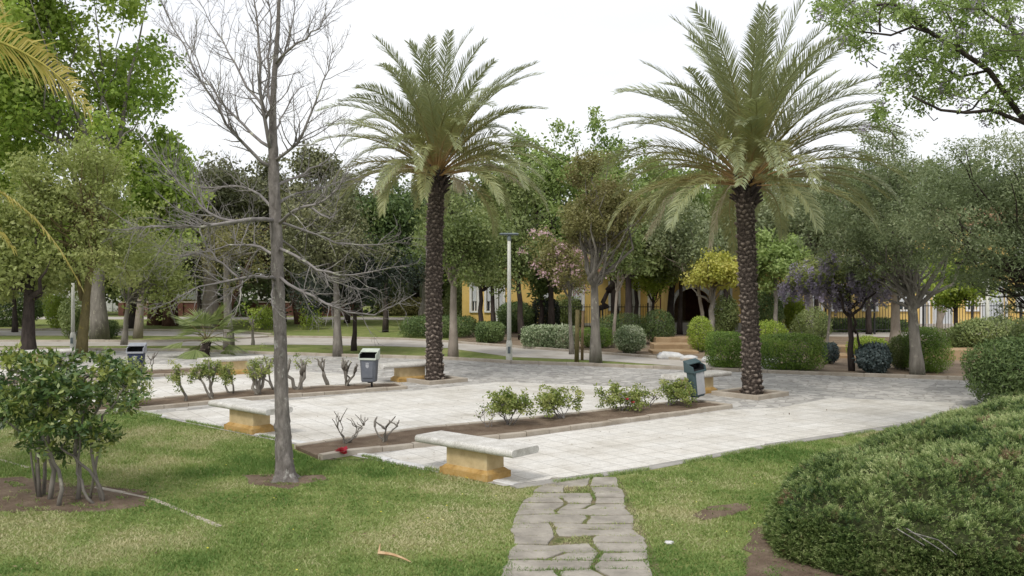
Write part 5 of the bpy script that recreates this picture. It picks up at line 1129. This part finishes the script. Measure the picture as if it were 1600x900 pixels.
T('broadleaf_tree', 'thick pale trunked tree under the olive crown', 'tree', 1400, (1340, 380, 1450, 470), 36, 'bark_pale', 'greygreen', 17, .13, 120, 50, G1, 335, top=(1398, 450), bend=.03)
T('broadleaf_tree', 'yellow green crowned tree with a forked trunk beside the white post', 'tree', 1494, (1440, 395, 1548, 470), 33, 'bark_dark', 'lime', 8, .13, 130, 60, G1, 336, top=(1494, 460), clump=.4)
T('broadleaf_tree', 'slim twin trunked tree in front of the white house wall', 'tree', 1468, (1420, 380, 1500, 450), 38, 'bark_pale', 'lime', 10, .13, 80, 50, G1, 337, top=(1468, 445), stems=[(1470, 515, 1484, 450, 8)])
T('wisteria', 'wisteria with hanging violet blossom trained on a dark post', 'wisteria', 1331, (1245, 395, 1420, 465), H_(580), 'bark_dark', 'mossy', 10, .085, 170, 40, None, 338, top=(1326, 462), nlimb=16, clump=.30, extra=[('blossom', 'wisteria', .95, 90, .065)], stems=[(1345, 575, 1338, 520, 7), (1338, 520, 1312, 480, 5), (1355, 577, 1390, 572, 5), (1312, 480, 1318, 440, 5)], rbase=1.0)
T('wisteria', 'smaller lilac wisteria beyond the round green shrub', 'wisteria', 1290, (1225, 400, 1320, 455), 31, 'bark_grey', 'mossy', 5, .09, 80, 40, None, 339, extra=[('blossom', 'lilac', .9, 80, .07)], top=(1300, 455), clump=.3)
for i, (x0, y0, x1, y1, dd, lm, lb) in enumerate([(726, 330, 800, 432, 47, 'midgreen', 'mid green tree behind the lamp post head, nearer the yellow house'), (800, 330, 905, 448, 45, 'darkgreen', 'dark tree over the yellow house left of the two stakes'), (935, 330, 1040, 440, 45, 'brownolive', 'olive brown tree over the low house between white trunk and porch'),
        (1010, 350, 1130, 432, 44, 'midgreen', 'mid green tree hanging over the arched porch'), (1120, 290, 1230, 430, 45, 'midgreen', 'mid green tree directly behind the right date palm trunk'), (1235, 320, 1330, 405, 43, 'greygreen', 'grey green tree above the wisteria blossom'), (1300, 300, 1400, 420, 44, 'midgreen', 'mid green tree between wisteria and olive crown'),
        (560, 270, 660, 420, 46, 'darkgreen', 'dark crowned tree between the black trunked tree and the left date palm'), (260, 300, 350, 440, 60, 'midgreen', 'mid green tree between the plane tree and the umbrella pines'), (640, 260, 740, 400, 52, 'greygreen', 'grey green tree seen under the left date palm fronds'), (-60, 280, 90, 470, 46, 'midgreen', 'mid green tree low at the left edge behind the rough trunk'), (90, 330, 220, 465, 48, 'mossy', 'yellow green tree behind the mossy trunk'), (400, 300, 470, 470, 58, 'darkgreen', 'dark narrow tree directly behind the bare tree trunk'),(480, 330, 620, 470, 56, 'darkgreen', 'dark wide tree behind the black trunked one')]):
    T('broadleaf_tree', lb, 'tree', (x0+x1)/2 + (-1)**i*8, (x0, y0, x1, y1), dd, 'bark_dark', lm, 8, .19, 190, 60, G1, 360 + i, nlimb=14)
T('plane_tree', 'right hand bough mass of bright leaves between the plane tree and the bare tree', 'tree', 215, (175, 190, 315, 400), 41, 'bark_pale', 'plane', 12, .26, 190, 60, G1, 385, nlimb=20, clump=.7)
for i, (x0, x1, y0, yb, lm, lb) in enumerate([(690, 742, 440, 500, 'midgreen', 'leafy shrub at the left end of the low yellow house'), (786, 830, 446, 505, 'darkgreen', 'shrub between the lamp post and the dark brown block'), (868, 912, 462, 512, 'midgreen', 'loose shrub behind the two stakes'), (906, 950, 456, 508, 'hedge', 'loose green shrub behind the grey tree trunk'), (1000, 1046, 462, 508, 'hedge', 'loose green shrub left of the arched porch'), (1236, 1266, 462, 520, 'lime', 'lime shrub behind the round mid green shrub')]):
    hb(lb, x0, x1, y0, yb, lm, 'round', n=6000, seed=260+i, depth=2, cat='shrub', name='round_shrub', rough=.16, leaf=.12, shell=.7)
# young sapling stems
T('young_tree', 'thin sapling stem between the small fan palm and the bare tree', 'sapling', 395, (375, 470, 415, 515), H_(539), 'bark_grey', 'lime', 5, .08, 16, 25, G1, 340, nlimb=6)
# bright tree with mauve blossom whose boughs reach in at the top right
def top_right():
    rg = np.random.default_rng(91); D0 = 12.5; base = Vector((9.4, 13.2, 0))
    t = thing('blossoming_tree', 'tree with fresh green leaves and mauve blossom reaching in at the top right', 'tree', base)
    P = lambda x, y, dy=0: at(x, y, D0 + dy); mb = MB(); top = P(1760, 330, .6)
    mb.tube(bez(base - Vector((0, 0, .1)), top, 0, 6, rg, .05), [.22, .19, .17, .16, .15, .14, .13], 10)
    boughs = [([(1760, 330, .6), (1650, 245, .3), (1590, 175, 0), (1545, 110, -.1), (1500, 80, -.1), (1455, 52, -.2), (1420, 25, -.2), (1395, 5, -.2), (1370, 8, -.2)], 9), ([(1760, 330, .6), (1680, 230, 0), (1600, 192, -.3), (1550, 172, -.3), (1510, 176, -.3), (1470, 172, -.3), (1425, 150, -.3)], 7),
              ([(1455, 52, -.2), (1425, 42, -.3), (1392, 55, -.3), (1350, 50, -.3), (1330, 30, -.3)], 4), ([(1560, 130, -.1), (1535, 150, 0), (1520, 170, .1), (1495, 178, .1)], 4), ([(1650, 245, .3), (1600, 120, .6), (1580, 40, .8), (1560, -40, .8)], 7),
              ([(1545, 110, -.1), (1500, 120, .3), (1450, 95, .5), (1400, 100, .5)], 4), ([(1375, 50, -.3), (1374, 20, -.3), (1385, 0, -.3)], 3), ([(1500, 80, 0), (1490, 40, .2), (1470, 0, .2)], 4), ([(1600, 60, .5), (1540, 20, .5), (1500, -30, .5)], 5)]
    for pts, w in boughs:
        q = [P(*p) for p in pts]; k = w/1400*D0*.6; mb.tube(q, [max(k*(1-.7*i/len(q)), .006) for i in range(len(q))], 7)
    cl = []; spec = [(1320, 20, 50, 26, 36), (1380, 12, 45, 22, 22), (1345, 62, 25, 22, 12), (1440, 100, 45, 32, 34), (1480, 60, 50, 32, 34), (1540, 60, 50, 44, 40), (1590, 110, 40, 50, 38), (1500, 130, 45, 26, 26), (1430, 150, 30, 20, 12), (1395, 130, 26, 18, 9), (1375, 180, 18, 14, 8), (1440, 20, 40, 20, 22), (1540, 0, 70, 25, 44), (1570, 165, 40, 18, 12), (1655, 60, 60, 90, 90), (1700, 180, 70, 70, 50)]
    for (cx, cy, sx, sy, n) in spec:
        for i in range(int(n*.82)): a = rg.random()*6.28; r_ = rg.random()**.5; cl.append(tuple(P(cx + sx*r_*math.cos(a), cy + sy*r_*math.sin(a), rg.uniform(-.6, .9))))
    C = np.array(cl)
    for c in C[rg.choice(len(C), 170, replace=False)]:
        s = Vector(c) + Vector((rg.uniform(.1, .5), rg.normal()*.2, rg.uniform(-.35, .1))); mb.tube(bez(s, c, -.03, 4, rg, .02), [.009, .007, .006, .005, .003], 4, False)
    mb.build('trunk', M['bark_dark'], t, world=True, smooth=True)
    V, Fc, r = leaves(rg, C, rg.uniform(.12, .26, len(C)), 56, .064, .42, up=.5, droop=.5); mesh('crown', V, Fc, M['bright'], t, r=r)
    C2 = C[rg.choice(len(C), 90, replace=False)] + rg.normal(size=(90, 3))*.12; V, Fc, r = leaves(rg, C2, np.full(90, .12), 50, .03, .8); mesh('blossom', V, Fc, M['lilac'], t, r=r)
top_right()
# deep backing of distant trees, each its own tree, cheaper crowns
rb = random.Random(9); bk = [(-150, 300, 'darkgreen'), (60, 280, 'midgreen'), (200, 330, 'midgreen'), (330, 335, 'darkgreen'), (450, 330, 'pine'), (560, 330, 'darkgreen'), (650, 320, 'midgreen'), (760, 300, 'midgreen'), (850, 300, 'darkgreen'), (930, 310, 'midgreen'), (1030, 315, 'greygreen'), (1130, 300, 'midgreen'), (1230, 310, 'greygreen'), (1340, 290, 'midgreen'), (1450, 300, 'greygreen'), (1560, 300, 'darkgreen'), (1680, 310, 'midgreen')]
sidew = ['left of the far pale wall', 'above the far pale wall', 'above the far reddish hedge behind the navy bin', 'behind the brown pine trunks', 'behind the bare tree trunk', 'behind the black trunked tree', 'above the white house far left of the palm', 'above the left end of the yellow house', 'above the yellow house between lamp post and stakes', 'above the yellow house behind the grey trunk', 'above the arched porch', 'behind the right date palm trunk', 'above the wisteria', 'behind the olive crown', 'above the white gate of the yellow house', 'behind the right edge olive boughs', 'at the far right end of the row beyond the two storey house']
for i, (px, yt, lm) in enumerate(bk):
    d = 66 + 6*rb.random(); T('distant_tree', 'distant tree ' + sidew[i], 'tree', px, (px-95, yt - 25 - rb.randint(0, 40), px+95, 440 if i > 6 else 478), d, 'bark_dark', lm, 12, .42, 150, 60, 'distant trees closing the view', 400 + i, nlimb=8, depth=4, clump=1.3)

# ================================================================== buildings
def house(name, label, x0, x1, y, depth, h, zb, wins, roof_h=1.4, wall='yellow_wall', cat='house', doors=(), arch=None):
    t = thing(name, label, cat, ((x0+x1)/2, y, 0)); cx = (x0+x1)/2
    mb = MB(); mb.box(x0-cx-.15, x1-cx+.15, -.15, depth, -.2, zb); mb.build('plinth', M['path'], t)
    # front wall with real openings
    ops = sorted([(a, b, c, d) for a, b, c, d in wins] + [(a, b, zb, d) for a, b, d in doors]); mb = MB(); xs = x0
    if arch:
        ax, ar, az = arch; ops2 = sorted(ops + [(ax-ar, ax+ar, zb, az+ar)])
    else: ops2 = ops
    lanes = {}
    for o in ops2: lanes.setdefault((round(o[0], 3), round(o[1], 3)), []).append(o)
    for (a, b), L in sorted(lanes.items()):
        if a > xs: mb.box(xs-cx, a-cx, 0, .3, zb, h)
        z = zb
        for o in sorted(L, key=lambda q: q[2]):
            if o[2] > z: mb.box(a-cx, b-cx, 0, .3, z, o[2])
            z = o[3]
        if z < h: mb.box(a-cx, b-cx, 0, .3, z, h)
        xs = b
    if xs < x1: mb.box(xs-cx, x1-cx, 0, .3, zb, h)
    mb.box(x0-cx, x0-cx+.3, .302, depth, zb, h); mb.box(x1-cx-.3, x1-cx, .302, depth, zb, h); mb.box(x0-cx+.302, x1-cx-.302, depth-.3, depth, zb, h)
    if arch:   # spandrels round the arch
        n = 16
        for k in range(n):
            a0, a1 = math.pi*k/n, math.pi*(k+1)/n
            xa, za, xb_, zb_ = ax+ar*math.cos(a0), az+ar*math.sin(a0), ax+ar*math.cos(a1), az+ar*math.sin(a1)
            V = [(xa-cx, 0, za), (xb_-cx, 0, zb_), (xb_-cx, 0, az+ar), (xa-cx, 0, az+ar), (xa-cx, .3, za), (xb_-cx, .3, zb_), (xb_-cx, .3, az+ar), (xa-cx, .3, az+ar)]
            mb.add(V, [(0, 1, 2, 3), (7, 6, 5, 4), (0, 4, 5, 1)])
    mb.build('wall', M[wall], t)
    if arch:
        mb = MB(); n = 20; Vv = []; 
        pts = [(ax+ar, zb)] + [(ax+ar*math.cos(math.pi*k/n), az+ar*math.sin(math.pi*k/n)) for k in range(n+1)] + [(ax-ar, zb)]
        for (px_, pz_) in pts:
            s = (ar+.22)/ar; ox = ax + (px_-ax)*s; oz = az + (pz_-az)*s if pz_ >= az else pz_
            Vv += [(px_-cx, -.06, pz_), (ox-cx, -.06, oz), (ox-cx, -.002, oz), (px_-cx, -.002, pz_)]
        mb.add(Vv, [(i*4+j, i*4+(j+1) % 4, i*4+4+(j+1) % 4, i*4+4+j) for i in range(len(pts)-1) for j in range(4)]); mb.build('arch_surround', M['trim'], t)
        mb = MB(); mb.box(ax-ar-cx-.3, ax+ar-cx+.3, 2.6, 2.75, zb, h-.2); mb.build('porch_back_wall', M['brick'], t)
        mb = MB(); mb.box(ax-cx-1.0, ax-cx+.1, 2.54, 2.6, zb, zb+2.1); mb.build('door', M['wood'], t)
    for (a, b, c, d) in wins:
        f = MB(); q = .13
        f.box(a-q-cx, b+q-cx, -.07, -.003, d, d+q); f.box(a-q-cx, b+q-cx, -.10, -.003, c-q*.7, c); f.box(a-q-cx, a-cx, -.07, -.003, c, d); f.box(b-cx, b+q-cx, -.07, -.003, c, d)
        fo = f.build('window', M['trim'], t); pm = MB(); m_ = (a+b)/2
        pm.box(a-cx, b-cx, .16, .18, c, d); pm.build('pane', M['glass'], fo)
        s = MB(); s.box(m_-cx-.03, m_-cx+.03, .11, .15, c, d); s.box(a-cx, b-cx, .12, .155, (c+d)/2-.03, (c+d)/2+.03); s.box(a-cx, a-cx+.05, .1, .15, c, d); s.box(b-cx-.05, b-cx, .1, .15, c, d); s.build('sash', M['trim'], fo)
        if (int(abs(a)*10) % 3) != 1: s = MB(); s.box(a-cx+.05, b-cx-.05, .06, .09, c + (d-c)*.35, d); s.build('blind', M['shutter'], fo)
    for (a, b, d) in doors:
        f = MB(); f.box(a-.12-cx, a-cx, -.07, -.003, zb, d); f.box(b-cx, b+.12-cx, -.07, -.003, zb, d); f.box(a-.12-cx, b+.12-cx, -.07, -.003, d, d+.12); fo = f.build('door_frame', M['trim'], t)
        s = MB(); s.box(a-cx, b-cx, .1, .15, zb, d); s.build('door', M['shutter'], fo)
    mb = MB(); mb.box(x0-cx-.12, x1-cx+.12, -.16, .0-.003, h-.02, h+.16); mb.build('cornice', M['trim'], t)
    W_ = x1 - x0; mb = MB(); a, b = x0-cx-.35, x1-cx+.35
    V = [(a, -.4, h+.16), (b, -.4, h+.16), (b, depth+.3, h+.16), (a, depth+.3, h+.16), (a+.9, depth/2, h+.16+roof_h), (b-.9, depth/2, h+.16+roof_h)]
    mb.add(V, [(3, 2, 1, 0), (0, 1, 5, 4), (2, 3, 4, 5), (1, 2, 5), (3, 0, 4)]); mb.build('roof', M['roof'], t)
    return t
hx = lambda px, d: (px-800)/F*d
D1 = 52
house('yellow_house', 'low yellow house with white trimmed windows left of the arched porch', hx(722, D1), hx(1040, D1), D1, 8, 3.0, .2,
      [(hx(737, D1), hx(746, D1), .9, 2.5), (hx(760, D1), hx(772, D1), .9, 2.5), (hx(846, D1), hx(860, D1), 1.0, 2.5), (hx(895, D1), hx(910, D1), 1.0, 2.5), (hx(954, D1), hx(966, D1), 1.0, 2.5)], doors=[(hx(985, D1), hx(997, D1), 2.5), (hx(1015, D1), hx(1030, D1), 2.4), (hx(778, D1), hx(786, D1), 2.4)])
D2 = 47
house('porch_house', 'yellow porch with a white rimmed arch and dark interior', hx(1046, D2), hx(1180, D2), D2, 7, 2.9, .45, [(hx(1128, D2), hx(1140, D2), 1.2, 2.4)], arch=(hx(1083, D2), 1.0*1.0, 1.25), roof_h=.9)
D3 = 48
house('yellow_house', 'two storey yellow house with white windows behind the wisteria and the olive', hx(1186, D3), hx(1720, D3), D3, 9, 5.4, .35,
      [(hx(a, D3), hx(b, D3), c, d) for a, b in ((1218, 1236), (1262, 1282), (1300, 1318), (1350, 1368), (1404, 1422), (1512, 1526), (1590, 1610), (1650, 1670)) for c, d in ((1.1, 2.3), (3.7, 4.8))], doors=[(hx(1440, D3), hx(1449, D3), 2.6), (hx(1460, D3), hx(1490, D3), 2.5), (hx(1535, D3), hx(1570, D3), 2.5)])
house('white_house', 'white house glimpsed left of the left date palm trunk', hx(596, 74), hx(668, 74), 74, 8, 4.2, .2, [(hx(610, 74), hx(622, 74), 1.2, 2.6), (hx(640, 74), hx(652, 74), 1.2, 2.6)], wall='white_wall', roof_h=1.2)
def long_wall(name, label, xa, xb, y, h, mat, base=None):
    cx = (xa+xb)/2; t = thing(name, label, 'wall', (cx, y, 0)); mb = MB(); mb.box(xa-cx, xb-cx, 0, .25, -.2, h); mb.build('wall', M[mat], t)
    mb = MB(); mb.box(xa-cx-.02, xb-cx+.02, -.06, .31, h+.002, h+.1); mb.build('coping', M['kerb'], t)
    mb = MB(); n = max(2, int((xb-xa)/4)); 
    for i in range(n+1):
        p = MB(); x = xa-cx + (xb-xa)*i/n; p.box(x-.2, x+.2, -.12, -.003, -.2, h); p.build('pillar', M[mat], t)
    return t
long_wall('garden_wall', 'long pale wall far behind the plane tree trunks', hx(-200, 78), hx(470, 78), 78, 1.9, 'white_wall')
long_wall('brick_wall', 'low red brown brick wall behind the brown pine trunks', hx(190, 68), hx(560, 68), 68, 1.0, 'brick')
# iron railing in front of the right house
def railing(label, xa, xb, y, h):
    t = thing('iron_railing', label, 'fence', ((xa+xb)/2, y, 0)); cx = (xa+xb)/2; mb = MB(); n = int((xb-xa)/.14)
    for i in range(n): x = xa-cx + (xb-xa)*i/n; mb.box(x-.01, x+.01, -.01, .01, .2, h)
    mb.build('bars', M['iron'], t)
    mb = MB(); mb.box(xa-cx, xb-cx, -.02, .02, h-.16, h-.12); mb.box(xa-cx, xb-cx, -.02, .02, .22, .26); mb.build('rail', M['iron'], t)
    for i in range(int((xb-xa)/2.4)+1): p = MB(); x = xa-cx + 2.4*i; p.box(x-.04, x+.04, -.04, .04, -.1, h+.08); p.build('post', M['iron'], t)
railing('dark iron railing in front of the two storey yellow house', hx(1290, 44), hx(1660, 44), 44, 1.55)
railing('dark iron railing in front of the low yellow house', hx(800, 47.5), hx(1030, 47.5), 47.5, 1.4)
# far treeline well beyond
rgf = np.random.default_rng(500); n = 900; x = rgf.uniform(-130, 130, n); y = rgf.uniform(92, 112, n); z = rgf.uniform(.5, 1, n)**.7*(8.5 + 2.5*np.sin(x*.13) + 1.5*np.sin(x*.37+1)); z2 = z*rgf.random(n)**.6
V, Fc, r = leaves(rgf, np.stack([x, y, z2], 1), np.full(n, 3.2), 70, .75, .6); o = mesh('far_wood', V, Fc, M['midgreen'], r=r); struct(o, 'stuff'); o['label'] = 'dark far wood closing the horizon behind the houses'

# ================================================================== light and camera
w = bpy.data.worlds.new('World'); bpy.context.scene.world = w; w.use_nodes = True; nt = w.node_tree; nt.nodes.clear()
out = nt.nodes.new('ShaderNodeOutputWorld'); sky = nt.nodes.new('ShaderNodeTexSky'); sky.sky_type = 'NISHITA'; sky.sun_disc = False
SE, SA = R(52), R(205)   # elevation; azimuth clockwise from +Y: behind the camera to the left
sky.sun_elevation = SE; sky.sun_rotation = SA; sky.dust_density = 3
b1 = nt.nodes.new('ShaderNodeBackground'); b1.inputs[1].default_value = .10; nt.links.new(sky.outputs[0], b1.inputs[0])
b2 = nt.nodes.new('ShaderNodeBackground'); tc = nt.nodes.new('ShaderNodeTexCoord'); mp = nt.nodes.new('ShaderNodeMapping'); mp.inputs['Scale'].default_value = (1, 1, 3.5); nt.links.new(tc.outputs['Generated'], mp.inputs[0])
nf = noise(nt, mp.outputs[0], 1.6, 6, .55); cc = ramp(nt, nf, [(.3, (.84, .86, .91)), (.55, (.93, .94, .965)), (.72, (1, 1, 1))]); nt.links.new(cc, b2.inputs[0]); b2.inputs[1].default_value = SKYS
mx = nt.nodes.new('ShaderNodeMixShader'); mx.inputs[0].default_value = .88; nt.links.new(b1.outputs[0], mx.inputs[1]); nt.links.new(b2.outputs[0], mx.inputs[2]); nt.links.new(mx.outputs[0], out.inputs[0])
sd = bpy.data.lights.new('sun', 'SUN'); sd.energy = SUNE; sd.angle = R(14); sd.color = (1, .965, .90); so = bpy.data.objects.new('sun', sd); col.objects.link(so)
dirv = Vector((math.sin(SA)*math.cos(SE), math.cos(SA)*math.cos(SE), math.sin(SE))); so.rotation_euler = dirv.to_track_quat('Z', 'Y').to_euler(); so.location = (0, 0, 30)
cd = bpy.data.cameras.new('camera'); cam = bpy.data.objects.new('camera', cd); col.objects.link(cam); bpy.context.scene.camera = cam
cam.location = (0, 0, H); cam.rotation_euler = (math.pi/2, 0, 0); cd.lens = 31.5; cd.sensor_width = 36; cd.shift_y = -10/1600; cd.clip_end = 1500; cd.clip_start = .1
sc = bpy.context.scene; sc.view_settings.view_transform = 'Standard'; sc.view_settings.look = 'None'; sc.view_settings.exposure = EXPO; sc.view_settings.gamma = 1
sc.render.engine = 'CYCLES'; sc.cycles.max_bounces = 8; sc.cycles.diffuse_bounces = 5; sc.cycles.transmission_bounces = 4
